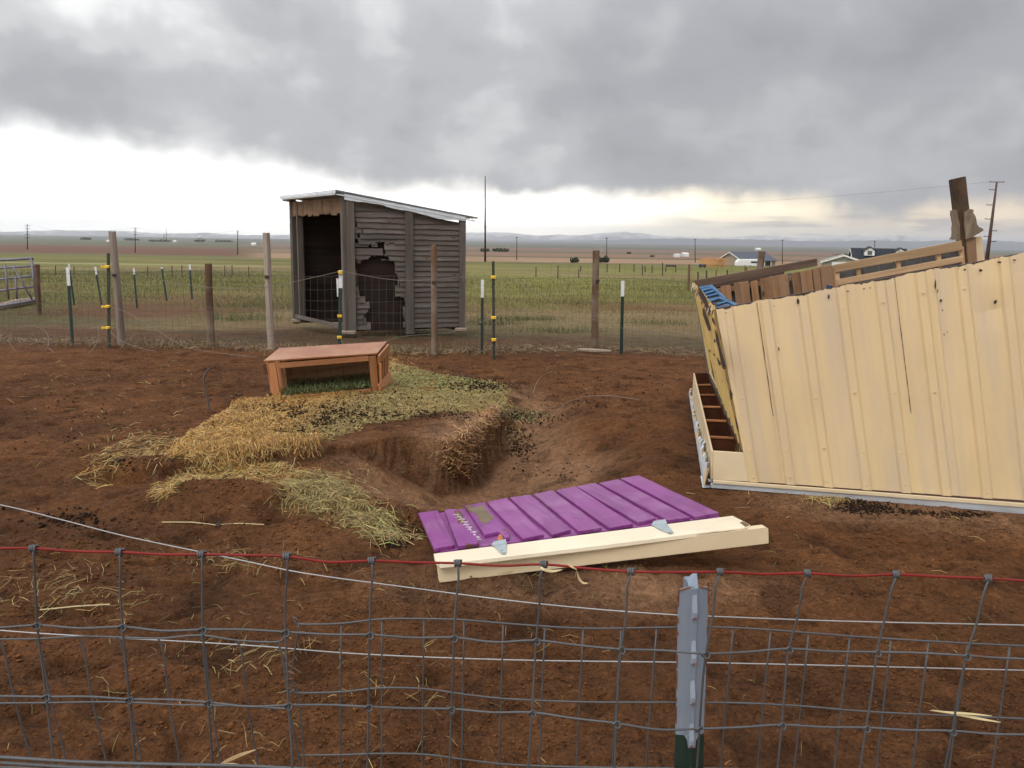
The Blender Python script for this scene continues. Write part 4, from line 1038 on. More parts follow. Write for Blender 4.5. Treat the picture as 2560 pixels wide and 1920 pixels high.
# ------------------------------------------------------------------ stained wooden feeder box lying tilted on the pad
def make_box():
    FL = GH(686, 1001); FL.z -= .015
    # frame of the box from measured corners
    TL = P(663, 905, FL.y); FR0 = GH(946, 979)
    fr = FR0.copy(); TR = P(940, 886, fr.y-.02)
    ex = (fr-FL).normalized(); W_ = (fr-FL).length
    # depth direction towards the back right
    bk = P(965, 858, TR.y+.46); dp = bk-TR
    n = (TR-TL).cross(TL-FL).normalized()
    if n.y > 0: n = -n       # looks at the viewer
    o = thing('feeder_box', FL, 'red-brown stained wooden feeder box lying open on the straw pad', 'wooden box')
    back = Vector((-n.x, -n.y, 0)).normalized(); back = (dp-ex*0).normalized(); DD = dp.length
    TLb = TL+dp; FLb = FL+Vector((dp.x*.75, dp.y*.85, .02)); FRb = fr+Vector((dp.x*.9, dp.y*.85, .03))
    def bd(nm, a, b, w, t, nr, mt='box'): return board(nm, a, b, w, t, nr, mt, o, bevel=.003)
    upv = (TL-FL).normalized()
    # top panel, slightly overhanging
    topn = (TR-TL).cross(dp).normalized();  topn = topn if topn.z > 0 else -topn
    m = MB(); q = [TL-ex*.01-back*.02, TR+ex*.015-back*.02, TR+dp+ex*.01, TL+dp-ex*.03]
    m.prism([p_ + topn*.003 for p_ in q], topn*.016); m.build('top_panel', 'boxtop', o, frame(q[0], q[1]-q[0], topn), bevel=.002)
    # front frame
    bd('top_rail', TL+(TR-TL)*.10-upv*.045, TR-(TR-TL)*.08-upv*.035, .052, .03, n)
    bd('leg', FL+ex*.03, TL+ex*.055-upv*.012, .060, .035, n)
    bd('leg', fr-ex*.035, TR-ex*.045-upv*.012, .070, .035, n)
    bd('leg', FL+ex*-.02+back*.05, TL-ex*-.01+back*.05-upv*.012, .08, .025, -ex)
    bd('bottom_rail', FL+ex*.06+Vector((0, -.01, .015)), fr-ex*.08+Vector((0, -.01, .015)), .05, .03, n)
    # sides
    ys = (fr-FL)
    for t_, w_ in ((.10, .085), (.42, .05), (.70, .05), (.93, .06)):
        a = fr+(FRb-fr)*t_; b = TR+dp*t_-upv*.10; bd('side_slat', a, b, w_, .022, ex)
    bd('side_rail', TR-upv*.06+back*.0+ex*.012, TR+dp-upv*.06+ex*.012, .10, .022, ex)
    bd('side_rail', fr+Vector((.02, -.04, .03)), FRb+Vector((.03, .05, .06)), .11, .022, ex+Vector((0, -.4, .2)))
    for t_, w_ in ((.3, .16), (.7, .16)):
        a = FL+(FLb-FL)*t_; b = TL+dp*t_-upv*.02; bd('side_slat', a, b, w_, .018, -ex)
    m = MB(); m.prism([FLb+Vector((0, 0, -.02)), FRb+Vector((0, 0, -.02)), TR+dp-upv*.02, TLb-upv*.02], n*.012); m.build('back_panel', 'boxin', o, frame(FLb, FRb-FLb, n))
    m = MB(); m.prism([FL+Vector((0, 0, .005)), fr+Vector((0, 0, .005)), FRb, FLb], (0, 0, .012)); m.build('floor_panel', 'boxin', o)
    for q_ in ((TL-upv*.07-ex*.015), (FL+ex*-.02+upv*.04)):
        board('cleat', q_-upv*.05, q_+upv*.05, .03, .02, n, 'rustbrown', o)
    # wire panel inside
    f0 = FLb.lerp(FL, .25)+Vector((0, 0, .02)); f1 = FRb.lerp(fr, .25)+Vector((0, 0, .02)); t0 = TLb.lerp(TL, .25)-upv*.06; t1 = (TR+dp).lerp(TR, .25)-upv*.06
    for i, k in enumerate(np.linspace(.08, .95, 8)):
        m = MB(); a = f0.lerp(f1, k); b = t0.lerp(t1, k); m.tube([a, a.lerp(b, .5)+back*.01, b], .0028, 4); m.build('grid_wire', 'chipdark', o)
    for k in (.32, .60, .86):
        m = MB(); m.tube([f0.lerp(t0, k-.1), (f0.lerp(t0, k)).lerp(f1.lerp(t1, k), .5)-back*.01, f1.lerp(t1, k+.06)], .0028, 4); m.build('grid_wire', 'chipdark', o)
    return FL, fr, FLb, FRb
BOX = make_box()

# ------------------------------------------------------------------ knocked-over painted steel shed
def make_tipped_shed():
    A = Vector((KA.x, KA.y, 0)); n = -KN; UP = Vector((0, 0, 1))
    o = thing('tipped_shed', A, 'large cream-yellow steel shed tipped upside down on the dirt at right', 'shed')
    def S(px, py, off=0.0): return PL(px, py, A+n*off, n)
    TL = S(1790, 774); TR = S(2560, 635); BL = S(1873, 1203); BR = S(2560, 1250)
    et = (TR-TL).normalized()                       # along the top edge
    r0 = S(2237, 708); r1 = S(2299, 1215); rd = (r1-r0).normalized()   # down a rib
    eb = (BR-BL).normalized()
    def on(p, d, q, w):                             # intersection, in the wall plane, of p+d*s with q+w*t -> s
        N_ = n; k = w.cross(N_); return (q-p).dot(k)/d.dot(k)
    # panels of ribbed sheet; u is distance along the top edge from TL
    umax = 3.0; rib = .232; thick = .003
    def prof(u):                                    # relief of the sheet: trapezoid ribs with two low minor ribs between
        f = ((u-.075) % rib); a = min(f, rib-f); h_ = .017*max(0, min(1, (.036-a)/.014))
        for c in (.33, .66): b = abs(f-rib*c); h_ = max(h_, .0016*max(0, min(1, (.030-b)/.012)))
        return h_
    def sheet(u0, u1, name, lift):
        nu = int((u1-u0)/.0055); us = np.linspace(u0, u1, nu+1); nv = 10; vs = []; fs = []
        jag = [random.uniform(-.004, .003) for _ in us]
        for back in (0, 1):
            for i, u in enumerate(us):
                p = TL+et*u; L_ = on(p, rd, BL, eb)
                j0 = jag[i//3*3]+.006*math.sin(u*13+1)+.004*math.sin(u*37)
                for j in range(nv+1):
                    v = j/nv; q = p+rd*(j0*(1-v)+L_*v)
                    w = .004*math.sin(u*4+v*3)+.0025*math.sin(u*11+v*7)
                    dent = -.012*math.exp(-(((u-1.62)/.10)**2+((v-.22)/.05)**2))
                    vs.append(q+n*(lift+prof(u)+w+dent-back*thick))
        m1 = (nv+1); off = (nu+1)*m1
        for i in range(nu):
            for j in range(nv):
                a = i*m1+j; fs.append((a, a+1, a+m1+1, a+m1)); fs.append((off+a, off+a+m1, off+a+m1+1, off+a+1))
            a = i*m1; fs.append((a, a+m1, off+a+m1, off+a)); a = i*m1+nv; fs.append((a, off+a, off+a+m1, a+m1))
        for i in (0, nu):
            for j in range(nv):
                a = i*m1+j; q_ = (a, off+a, off+a+1, a+1); fs.append(q_ if i == 0 else q_[::-1])
        m = MB(); m.add(vs, fs); return m.build(name, 'yel', o, frame(TL, et, n), smooth=False)
    du = lambda px, py: (S(px, py)-TL).dot(et)
    uu = [du(1808, 775), du(1893, 764), du(2237, 708), du(2335, 686), du(2335, 686)+.66, umax]
    for k in range(5): sheet(uu[k]+.002, uu[k+1]+.018, 'wall_panel', .002+.004*(k % 2))
    # corner trim strip on the left edge
    m = MB(); a = TL; b = TL+et*(uu[0]+.004); La = on(a, rd, BL, eb)
    m.prism([a+n*.012, b+n*.012, S(1886, 1204, .012), S(1872, 1204, .012)][::1], n*.006); m.build('corner_trim', 'yel', o, frame(TL, et, n), bevel=.002)
    # screws
    sc = bpy.data.meshes.new('screw'); mm = MB(); mm.tube([(0, 0, 0), (0, 0, .003)], .010, 8)
    mm.tube([(0, 0, .003), (0, 0, .009)], [.006, .004], 6); sc.from_pydata(mm.v, [], mm.f); sc.materials.append(MT['yel'])
    fr_ = frame(TL, et, n)
    for k in range(11):
        u = .075+rib*k; p = TL+et*u; L_ = on(p, rd, BL, eb)
        if u < uu[0]: continue
        for f in (.095, .52, .80, .965):
            q = p+rd*(L_*f+.012*math.sin(k*2+f*9))+et*random.uniform(-.004, .004)+n*(.020); M = fr_.copy(); M.translation = q
            link(bpy.data.objects.new('screw', sc), o, M)
    # dark rusted holes / tears in the paint, real scraps of bare metal standing proud
    for px, py, w_, h_ in ((1995, 752, 9, 16), (2072, 742, 6, 14), (2338, 712, 5, 26), (2344, 728, 3, 12), (2352, 752, 6, 10), (2356, 776, 3, 6), (1947, 872, 5, 9), (2452, 676, 10, 8), (2395, 672, 4, 3), (2412, 674, 7, 6), (2488, 755, 9, 14),
                           (2360, 836, 4, 6), (2368, 830, 2, 5), (1905, 764, 5, 12), (1815, 782, 4, 3), (2536, 650, 12, 4), (2500, 655, 14, 6), (2510, 664, 6, 5), (2120, 728, 8, 4), (2160, 722, 7, 4), (2175, 720, 5, 3), (1935, 765, 3, 4)):
        c = S(px, py); pts = []
        for k in range(9):
            a = 2*math.pi*k/9; r = random.uniform(.55, 1.1); pts.append(S(px+math.cos(a)*w_*r*.5, py+math.sin(a)*h_*r*.5, .0225))
        m = MB(); m.prism(pts, n*.0012); m.build('bare_patch', 'chipdark', o)
    # top rim: rusty channel just behind the sheet edge
    board('rim_channel', TL-n*.025+rd*.012, TL+et*umax-n*.025+rd*.012, .034, .03, n, 'chipdark', o, jit=.003, seg=14)
    # seam shadows where sheets lap, put in as thin dark strips
    for px, py, pb in ((2237, 708, 2299), (1893, 764, 1958)):
        u = du(px, py); p = TL+et*u; L_ = on(p, rd, BL, eb)
        board('lap_shadow', p+n*.0145, p+rd*L_*.62+n*.0145, .0032, .003, n, 'chipdark', o, jit=.0015, seg=12)
    # fascia along the ground: cream lip and whitish flashing
    f0 = S(1780, 1203, .03); f1 = S(2620, 1259, .03)
    def strip(name, pxs, off, th, mat): 
        m = MB(); m.prism([S(a, b, off) for a, b in pxs], n*th); return m.build(name, mat, o, frame(S(*pxs[0], off), et, n), bevel=.002)
    strip('fascia_lip', [(1782, 1199), (2640, 1263), (2640, 1273), (1782, 1207)], .028, .016, 'creamface')
    strip('flashing', [(1776, 1207), (2640, 1270), (2640, 1292), (2300, 1262), (2000, 1236), (1900, 1228), (1778, 1219)], .022, .010, 'whiteflash')
    # side wall going back
    DP = 3.45
    TB = TL-n*DP; TB = TB+Vector((0, 0, (P(1733, 705, TB.y).z-TB.z)))
    TBx = P(1733, 705, TB.y); TB = TBx
    BLf = S(1873, 1205); BB = P(1790, 960, TB.y); BB.z = .02
    sn = (TB-TL).cross(BLf-TL).normalized(); sn = sn if sn.x < 0 else -sn
    L2 = (TB-TL)
    nu = 200; nv = 12; vs = []; fs = []; back = TB+ (BLf-TL)*.96
    for bk_ in (0, 1):
        for i in range(nu+1):
            f = i/nu; p = TL.lerp(TB, f); q = BLf.lerp(back, f); s_ = f*L2.length
            a = (s_ % .232); a = min(a, .232-a); rel = .016*max(0, min(1, (.024-a)/.012))
            jg = .012*math.sin(i*.9)+random.uniform(-.012, .004) if i < nu*.8 else 0
            for j in range(nv+1):
                v = j/nv; vs.append(p.lerp(q, v)-Vector((0, 0, 1))*(-jg*(1-v)*1.0)+sn*(rel+.004*math.sin(s_*3+v*5)-bk_*.004))
    m1 = nv+1; off = (nu+1)*m1
    for i in range(nu):
        for j in range(nv):
            a = i*m1+j; fs.append((a, a+m1, a+m1+1, a+1)); fs.append((off+a, off+a+1, off+a+m1+1, off+a+m1))
        a = i*m1; fs.append((a, off+a, off+a+m1, a+m1))
    m = MB(); m.add(vs, fs); sw = m.build('side_wall', 'yelpeel', o, frame(TL, L2, sn))
    # torn, peeled streaks on the side wall
    def SW(px, py): return PL(px, py, TL+sn*.022, sn)
    for pts in ([(1745, 718), (1752, 722), (1766, 745), (1771, 762), (1776, 775), (1772, 790), (1766, 770), (1757, 748), (1748, 735)],
                [(1757, 768), (1765, 785), (1772, 805), (1776, 824), (1772, 827), (1764, 805), (1757, 785)], [(1779, 790), (1785, 800), (1790, 815), (1787, 812), (1781, 803)],
                [(1787, 822), (1794, 838), (1800, 862), (1808, 890), (1815, 915), (1813, 924), (1808, 922), (1802, 900), (1796, 870), (1790, 845)],
                [(1793, 893), (1797, 900), (1803, 910), (1798, 914), (1795, 905)], [(1786, 847), (1789, 850), (1788, 857), (1785, 854)], [(1771, 874), (1776, 876), (1774, 881)], [(1783, 884), (1788, 886), (1786, 890)],
                [(1826, 972), (1832, 985), (1829, 1000), (1825, 985)], [(1838, 1038), (1843, 1055), (1848, 1080), (1842, 1068)], [(1814, 935), (1818, 948), (1822, 962), (1817, 952)]):
        q = [SW(a, b) for a, b in pts]; m = MB(); m.prism(q, sn*.002); m.build('bare_patch', 'chipdark', o)
    # ragged bent lip along the top of the side wall
    for k in range(16):
        f = k/16; p = TL.lerp(TB, f+.02)+sn*.012; q = p+Vector((0, 0, -random.uniform(.03, .09)))+sn*.01
        board('torn_edge', p, q, .05, .004, sn, random.choice(['chipdark', 'chipdark', 'whiteflash', 'rust']), o)
    # back wall and inner lining
    rb_ = TB+et*3.3
    nb = n
    def Bp(px, py, off=0.0): return PL(px, py, TB+n*off, n)
    m = MB(); bw = (Bp(2425, 640)-TB).dot(et); m.prism([TB+rd*.10, TB+et*bw+rd*.10, TB+et*bw+rd*1.7, TB+rd*1.2], n*.02); m.build('back_wall', 'greysheet', o, frame(TB, et, n))
    def psl(name, pxs, off, th, mat, axis=(0, 1)): 
        q = [Bp(a, b, off) for a, b in pxs]; m = MB(); m.prism(q, n*th); return m.build(name, mat, o, frame(q[axis[0]], q[axis[1]]-q[axis[0]], n), bevel=.003)
    psl('rim_board', [(1730, 702), (2041, 646), (2043, 664), (1900, 690), (1742, 722)], .03, .035, 'darkwood')
    psl('rim_board', [(1742, 716), (1900, 688), (1960, 678), (1960, 690), (1745, 727)], .07, .03, 'darkwood')
    slats = [(1801, 1826, 716, 0), (1834, 1852, 708, 0), (1849, 1871, 706, 1), (1876, 1893, 704, 0), (1899, 1926, 697, 1), (1922, 1947, 692, 0), (1944, 1969, 688, 1), (1978, 1998, 683, 0), (1999, 2028, 678, 1), (2030, 2048, 672, 0), (2049, 2078, 666, 1), (2078, 2084, 668, 0)]
    for x0, x1, yt, q in slats:
        ln = 22; psl('slat', [(x0, yt), (x1, yt-4), (x1+ln*.45, yt+84), (x0+ln*.45, yt+88)], .11+.004*q, .022, 'pallet_old', (0, 3))
    psl('pallet_rail', [(1790, 722), (2080, 670), (2082, 683), (1792, 735)], .075, .03, 'pallet_old')
    psl('pallet_rail', [(1800, 768), (2095, 716), (2097, 730), (1802, 782)], .075, .03, 'pallet_old')
    # right hand pale pallet, nearer
    PP = TB+n*.9
    def pal(name, pxs, off, th, mat='pallet_new', axis=(0, 1)):
        q = [PL(a, b, PP+n*off, n) for a, b in pxs]; m = MB(); m.prism(q, n*th); return m.build(name, mat, o, frame(q[axis[0]], q[axis[1]]-q[axis[0]], n), bevel=.003)
    pal('pallet_board', [(2083, 662), (2402, 601), (2406, 625), (2088, 681)], .05, .02)
    pal('pallet_board', [(2090, 699), (2406, 639), (2406, 655), (2094, 714)], .05, .02)
    for x, y in ((2090, 681), (2143, 671), (2242, 650), (2342, 632), (2399, 622)):
        pal('block', [(x-5, y-4), (x+6, y-6), (x+12, y+62), (x+1, y+64)], .0, .05, 'pallet_new', (0, 3))
    for k in range(9):
        x = 2092+k*35; y = 684-k*6.4
        pal('lining_board', [(x, y-4), (x+33, y-10), (x+45, y+52), (x+12, y+58)], -.03, .018, 'greysheet', (0, 3))
    # rust rail seen inside above the front edge
    board('inner_rail', TL-n*.12+rd*.06, TL+et*1.9-n*.12+rd*.055, .05, .04, n, 'rustbrown', o, jit=.003, seg=8)
    # the other end wall (outside the picture) and the roof lying on the ground
    e1 = TL+et*umax
    m = MB(); m.prism([e1+rd*.02, e1-n*1.0+rd*.55, e1-n*DP+rd*.9, e1-n*DP+rd*1.9, e1+rd*1.9], et*.02); m.build('end_wall', 'yel', o)
    fl = [S(1873, 1205)+UP*.02, S(2560, 1250)+eb*.4+UP*.02]; m = MB(); m.prism([Vector((fl[0].x, fl[0].y, .02)), Vector((fl[1].x, fl[1].y, .02)), Vector((fl[1].x, fl[1].y, .02))-n*DP, Vector((fl[0].x, fl[0].y, .02))-n*DP], (0, 0, .02)); m.build('roof_deck', 'rustbrown', o)
    # leaning dark post with torn wood
    c = TB+n*.75
    def post_pt(px, py, off=0): return PL(px, py, c+n*off, n)
    b_ = MB(); q = [post_pt(2379, 448), (post_pt(2415, 440)), post_pt(2424, 522), post_pt(2440, 700), post_pt(2411, 700), post_pt(2388, 525)]
    b_.prism(q, -n*.10); b_.build('leaning_post', 'tarry', o, Matrix.Translation(q[0]), bevel=.006)
    c2 = n*.03
    torn = [[(2376, 527), (2384, 524), (2390, 526), (2396, 560), (2398, 601), (2384, 599), (2373, 598), (2378, 590), (2379, 560), (2375, 533)],
            [(2410, 530), (2424, 523), (2432, 526), (2430, 530), (2438, 545), (2440, 560), (2444, 567), (2455, 571), (2456, 577), (2448, 582), (2436, 588), (2424, 596), (2412, 598), (2408, 560)]]
    for k, pts in enumerate(torn):
        q = []
        for i in range(len(pts)):
            a, b = pts[i], pts[(i+1) % len(pts)]
            for j in range(3): q.append(post_pt(a[0]+(b[0]-a[0])*j/3+random.uniform(-.8, .8), a[1]+(b[1]-a[1])*j/3+random.uniform(-.8, .8), .03))
        m = MB(); m.prism(q, n*.03); m.build('torn_wood', 'torn', o, Matrix.Translation(q[0]))
    q = [post_pt(2412, 596, -.01), post_pt(2436, 592, -.01), post_pt(2442, 705, -.01), post_pt(2420, 705, -.01)]
    m = MB(); m.prism(q, n*.04); m.build('split_stud', 'pallet_old', o, frame(q[0], q[3]-q[0], n), bevel=.003)
    q = [post_pt(2435, 592, -.05), post_pt(2452, 590, -.05), post_pt(2460, 660, -.05), post_pt(2461, 700, -.05), post_pt(2436, 700, -.05)]
    m = MB(); m.prism(q, n*.03); m.build('corner_trim', 'yel', o, frame(q[0], q[3]-q[0], n), bevel=.003)
    # ------- nest box fixed low on the side wall, open to the sky, with dividers
    p1 = S(1783, 1126, .0); p2 = S(1859, 1131, .0); p3 = S(1874, 1203, .0); p4 = S(1782, 1199, .0)
    yb = KA.y+3.05*KN.y
    b1 = P(1737, 933, 8.0); b2 = P(1771, 932, 8.0); b4 = b1.copy(); b4.z = .06; b3 = b2+(p3-p2)*.9; b3.z = .06
    
    def face(name, pts, th, mat, dirv, par=None):
        m = MB(); m.prism(pts, dirv*th); return m.build(name, mat, par or o, frame(pts[0], pts[1]-pts[0], dirv), bevel=.002)
    nx = face('nest_box', [p1, p2, p3, p4], .014, 'creamface', n)
    face('front_board', [b1, p1, p4, b4], .014, 'creamface', Vector((-1, .1, 0)).normalized(), nx)
    face('inner_board', [b2+Vector((.0, 0, -.01)), p2+Vector((.0, .02, -.01)), p3+Vector((0, .02, .01)), b3], .01, 'rustbrown', Vector((1, 0, 0)), nx)
    face('bottom_board', [Vector((b4.x, b4.y, .05)), Vector((p4.x, p4.y, .05)), Vector((p3.x, p3.y, .05)), Vector((b3.x, b3.y, .05))], .015, 'rustbrown', Vector((0, 0, 1)), nx)
    face('end_board', [b1, b2, b3, b4], .012, 'rustbrown', -n, nx)
    fi = [(p2-p1).length]
    for f in (.18, .36, .53, .70, .86):
        a1 = p1.lerp(b1, f)+Vector((.01, 0, -.05)); a2 = p2.lerp(b2, f)+Vector((-.005, 0, -.05))
        a3 = Vector((a2.x+.03, a2.y, .07)); a4 = Vector((a1.x, a1.y, .07))
        face('divider', [a1, a2, a3, a4], .012, 'rustbrown', -n, nx)
        board('divider_cap', a1+Vector((0, 0, .008)), a2+Vector((0, 0, .008)), .022, .016, Vector((0, 0, 1)), 'box', nx)
    m = MB(); m.tube([p2.lerp(b2, k/30)+Vector((random.uniform(-.006, .006), 0, random.uniform(-.008, .01))) for k in range(31)], .010, 5); m.build('torn_felt', 'chipdark', nx)
    for k in range(34):
        q = p2.lerp(b2, (k+.5)/34)+Vector((.012, 0, .012)); a_ = board('flake', q, q+Vector((.01, .045, .004)), .018, .004, Vector((-.6, -.3, .6)), 'yel', nx)
    # ------- ragged metal roofing edge sticking out at the left along the ground
    e0 = G(1757, 1212, .01); e0b = G(1722, 985, .02)
    for k in range(46):
        f = k/46; p = e0.lerp(e0b, f); zt_ = .05+.12*math.sin(min(1, f*1.6)*math.pi*.5)*(.8+.2*math.sin(k))
        top_ = P(1752-(1752-1719)*f**.8, 1160-(1160-978)*f**.75, p.y)
        top_ = p+Vector((random.uniform(-.012, .012), 0, max(.06, min(.20, top_.z-p.z))*random.uniform(.8, 1.08)))
        q2 = e0.lerp(e0b, (k+random.uniform(.7, .98))/46)
        m = MB(); w_ = q2-p; m.prism([p, p+w_, top_+w_+Vector((.02, 0, random.uniform(-.02, .01))), top_], Vector((.012, -.004, 0))+Vector((.0, 0, 0)))
        m.build('roof_edge_piece', 'whiteflash' if k % 5 else 'yel', o, frame(p, w_, Vector((-1, 0, .1))))
    m = MB(); m.prism([e0+Vector((.02, 0, .0)), p4+Vector((-.005, .01, -.04)), b4+Vector((0, 0, 0)), e0b+Vector((.02, 0, 0))], (0, 0, .02)); m.build('roof_overhang', 'chipdark', o)
    q = [G(1752, 1190, .02)+Vector((0, 0, 0)), S(1780, 1200, .0), S(1780, 1219, .0), G(1757, 1219, 0)]
    m = MB(); m.prism(q, (0, .01, 0)); m.build('overhang_end', 'whiteflash', o)
    return TL, et, n, rd, TB
TS = make_tipped_shed()
def make_blue():
    TL, et, n, rd, TB = TS
    def q(px, py, d): return P(px, py, d)
    g = 'blue steel frames jammed in the shed corner'
    o = thing('metal_frame', q(1780, 740, 7), 'bright blue ladder-like steel frame nearest the back corner of the tipped shed', 'metal frame')
    def bar(a, b, r=.020, nm='bar'):
        A_ = q(*a); B_ = q(*b); board(nm, A_, B_, r*1.15, r*.9, Vector((0, -.5, 1)), 'blue', o)
    d0 = 7.4
    bar((1748, 722, d0), (1782, 716, d0), .03, 'side_rail'); bar((1750, 733, 7.1), (1762, 752, 6.7), .026, 'side_rail'); bar((1780, 718, 7.3), (1812, 748, 6.6), .026, 'side_rail')
    bar((1752, 738, 7.0), (1790, 727, 7.1), .024, 'rung'); bar((1755, 745, 6.9), (1797, 735, 6.9), .022, 'rung'); bar((1760, 754, 6.7), (1806, 744, 6.7), .022, 'rung'); bar((1752, 728, 7.2), (1786, 721, 7.2), .03, 'rung')
    o = thing('metal_frame', q(1810, 760, 6.3), 'dark blue open box frame in front of the bright blue ladder frame', 'metal frame')
    bar((1764, 757, 6.5), (1800, 746, 6.6), .024, 'top_bar'); bar((1790, 775, 6.0), (1822, 765, 6.1), .030, 'top_bar'); bar((1766, 758, 6.5), (1792, 778, 6.0), .026, 'side_bar'); bar((1800, 747, 6.6), (1845, 768, 5.95), .026, 'side_bar')
    bar((1792, 762, 6.2), (1825, 752, 6.3), .018, 'cross_bar'); bar((1812, 748, 6.5), (1848, 764, 6.0), .014, 'side_bar')
    a = q(1795, 775, 6.0)
    for dx in (0, .09):
        m = MB(); m.box(a+Vector((dx, 0, -.05)), .02, .03, .14); m.build('upright', 'blue', o)
    m = MB(); m.prism([q(1795, 779, 6.05), q(1824, 770, 6.1), q(1838, 790, 6.0), q(1806, 800, 5.98)], (0, .02, 0)); m.build('panel', 'blue', o)
    # dark inner tray so that the corner reads as filled with junk
    o = thing('scrap_bag', q(2075, 718, 7.6), 'small crumpled red and blue scrap of packaging lying beside the pale pallet', 'litter')
    for k, (mt, dx) in enumerate((('blue', 0), ('redwire', .05), ('redwire', .09))):
        m = MB(); pts = [q(2068+k*9, 712+k*3, 7.5), q(2080+k*8, 716+k*2, 7.5), q(2076+k*8, 726, 7.5), q(2066+k*8, 723, 7.5)]; m.prism(pts, (0, .012, .004)); m.build('flap', mt, o)
make_blue()

# ------------------------------------------------------------------ fallen purple door on its cream post
def make_door():
    o = thing('fallen_door', dFL, 'purple plank door with cream frame lying flat on the dirt', 'door')
    n = dN
    def D(px, py, off=0.0): return PL(px, py, dFL+n*off, n)
    top = .0
    # planks measured along front edge (px,py) and back edge
    F_ = [((1086, 1381), (1046, 1290)), ((1138, 1371), (1096, 1283)), ((1146, 1375), (1112, 1283)), ((1196, 1367), (1152, 1278)),
          ((1212, 1345), (1162, 1271)), ((1262, 1341), (1212, 1263)), ((1308, 1356), (1218, 1262)), ((1360, 1345), (1268, 1252)),
          ((1381, 1346), (1275, 1251)), ((1428, 1333), (1326, 1244)), ((1448, 1337), (1334, 1242)), ((1505, 1328), (1382, 1233)),
          ((1525, 1329), (1390, 1233)), ((1583, 1318), (1440, 1223)), ((1596, 1315), (1441, 1223)), ((1640, 1304), (1488, 1214)),
          ((1670, 1309), (1498, 1214)), ((1726, 1302), (1546, 1205)), ((1738, 1301), (1553, 1203)), ((1797, 1290), (1598, 1195))]
    # backing boards under the planks (dark purple, battens across)
    und = [D(1090, 1384, -.026), D(1800, 1296, -.026), D(1600, 1202, -.026), D(1052, 1294, -.026)]
    m = MB(); m.prism(und, n*.010); m.build('backing_board', 'purple', o, frame(und[0], und[1]-und[0], n), bevel=.002)
    for k in range(10):
        (f0, b0), (f1, b1) = F_[2*k], F_[2*k+1]
        th = .020
        A_, B_, C_, E_ = D(*f0, -.016), D(*f1, -.016), D(*b1, -.016), D(*b0, -.016)
        mat = 'purple_torn' if k in (1, 2) else 'purple'
        if k == 2: # torn plank: broken near end
            pts = [D(1212, 1346, -.016), D(1245, 1338, -.016), D(1252, 1341, -.016), D(1262, 1354, -.016), D(1274, 1352, -.016), D(1272, 1338, -.016), C_.lerp(B_, .35), C_, E_]
        elif k == 1:
            pts = [D(1146, 1375, -.016), D(1198, 1367, -.016), D(1193, 1352, -.016), D(1178, 1330, -.016), D(1160, 1302, -.016), D(1143, 1280, -.016), D(1122, 1281, -.016), E_]
        else:
            # slightly wavy long edges
            pts = []
            for i in range(7): pts.append(A_.lerp(B_, i/6)+(C_-B_).normalized()*random.uniform(-.003, .003))
            for i in range(1, 7): pts.append(B_.lerp(C_, i/6)+(B_-A_).normalized()*random.uniform(-.0022, .0022))
            for i in range(1, 5): pts.append(C_.lerp(E_, i/4)+(C_-B_).normalized()*random.uniform(-.004, .004))
            for i in range(1, 6): pts.append(E_.lerp(A_, i/6)+(B_-A_).normalized()*random.uniform(-.0022, .0022))
        m = MB(); m.prism(pts, n*th); m.build('plank', mat, o, frame(A_, E_-A_, n), bevel=.0025)
    # splinters showing pale torn fibres
    for k in range(11):
        f = k/10; a = D(1130+(1195-1130)*f, 1288+(1350-1288)*f, .002); b = a+Vector((random.uniform(.025, .06)*(1-f*.6), random.uniform(-.01, .012), .004))
        m = MB(); m.tube([a, a.lerp(b, .5)+n*.004, b], .0022, 4); m.build('splinter', 'trim', o)
        if k < 10:
            c = D(1133+(1195-1133)*(f+.04), 1291+(1350-1291)*(f+.04), .002); m = MB(); m.tube([b, b.lerp(c, .5)+n*.003, c+Vector((.03*(1-f), 0, 0))], .0018, 4); m.build('splinter', 'trim', o)
    q = [D(1131, 1283, -.006), D(1150, 1280, -.006), D(1168, 1310, -.006), D(1190, 1345, -.006), D(1180, 1338, -.006), D(1155, 1312, -.006)]
    m = MB(); m.prism(q, n*.006); m.build('torn_area', 'raw_torn', o, Matrix.Translation(q[0]))
    q = [D(1170, 1275, .0), D(1208, 1264, .0), D(1222, 1285, .0), D(1236, 1296, .0), D(1231, 1302, .0), D(1224, 1300, .0), D(1226, 1308, .0), D(1210, 1312, .0), D(1199, 1303, .0), D(1195, 1294, .0), D(1186, 1285, .0)]
    m = MB(); m.prism([p_+n*.004 for p_ in q], n*.0016); m.build('bare_patch', 'bare', o, Matrix.Translation(q[0]))
    q = [D(1243, 1352, .002), D(1247, 1340, .002), D(1253, 1338, .002), D(1258, 1347, .002), D(1256, 1357, .002)]
    m = MB(); m.prism(q, n*.006); m.build('rusty_scrap', 'orange_rust', o)
    # cream frame: wide board on top, deep face in front
    lo = .004
    pts = [D(1084, 1385, lo), D(1832, 1290, lo), D(1856, 1302, lo), D(1876, 1312, lo), D(1868, 1317, lo), D(1500, 1364, lo), D(1100, 1411, lo), D(1088, 1401, lo)]
    m = MB(); m.prism([p_-n*.02 for p_ in pts], n*.022); m.build('frame_board', 'cream', o, frame(pts[0], pts[1]-pts[0], n), bevel=.0025)
    q = [D(1857, 1304, lo+.0028), D(1874, 1312, lo+.0028), D(1864, 1317, lo+.0028), D(1850, 1307, lo+.0028)]
    m = MB(); m.prism(q, n*.002); m.build('broken_end', 'header', o)
    # front beam: long box whose top edge is measured at 1096,1421 -> 1912,1318 and bottom at 1098,1457 -> 1921,1358
    a0 = D(1093, 1410, -.008); a1 = D(1914, 1317, -.004)
    bx = (a1-a0).normalized(); fn = (bx.cross(n)); fn = fn if fn.y < 0 else -fn
    fn = (fn*.9+Vector((0, 0, -.05))).normalized()
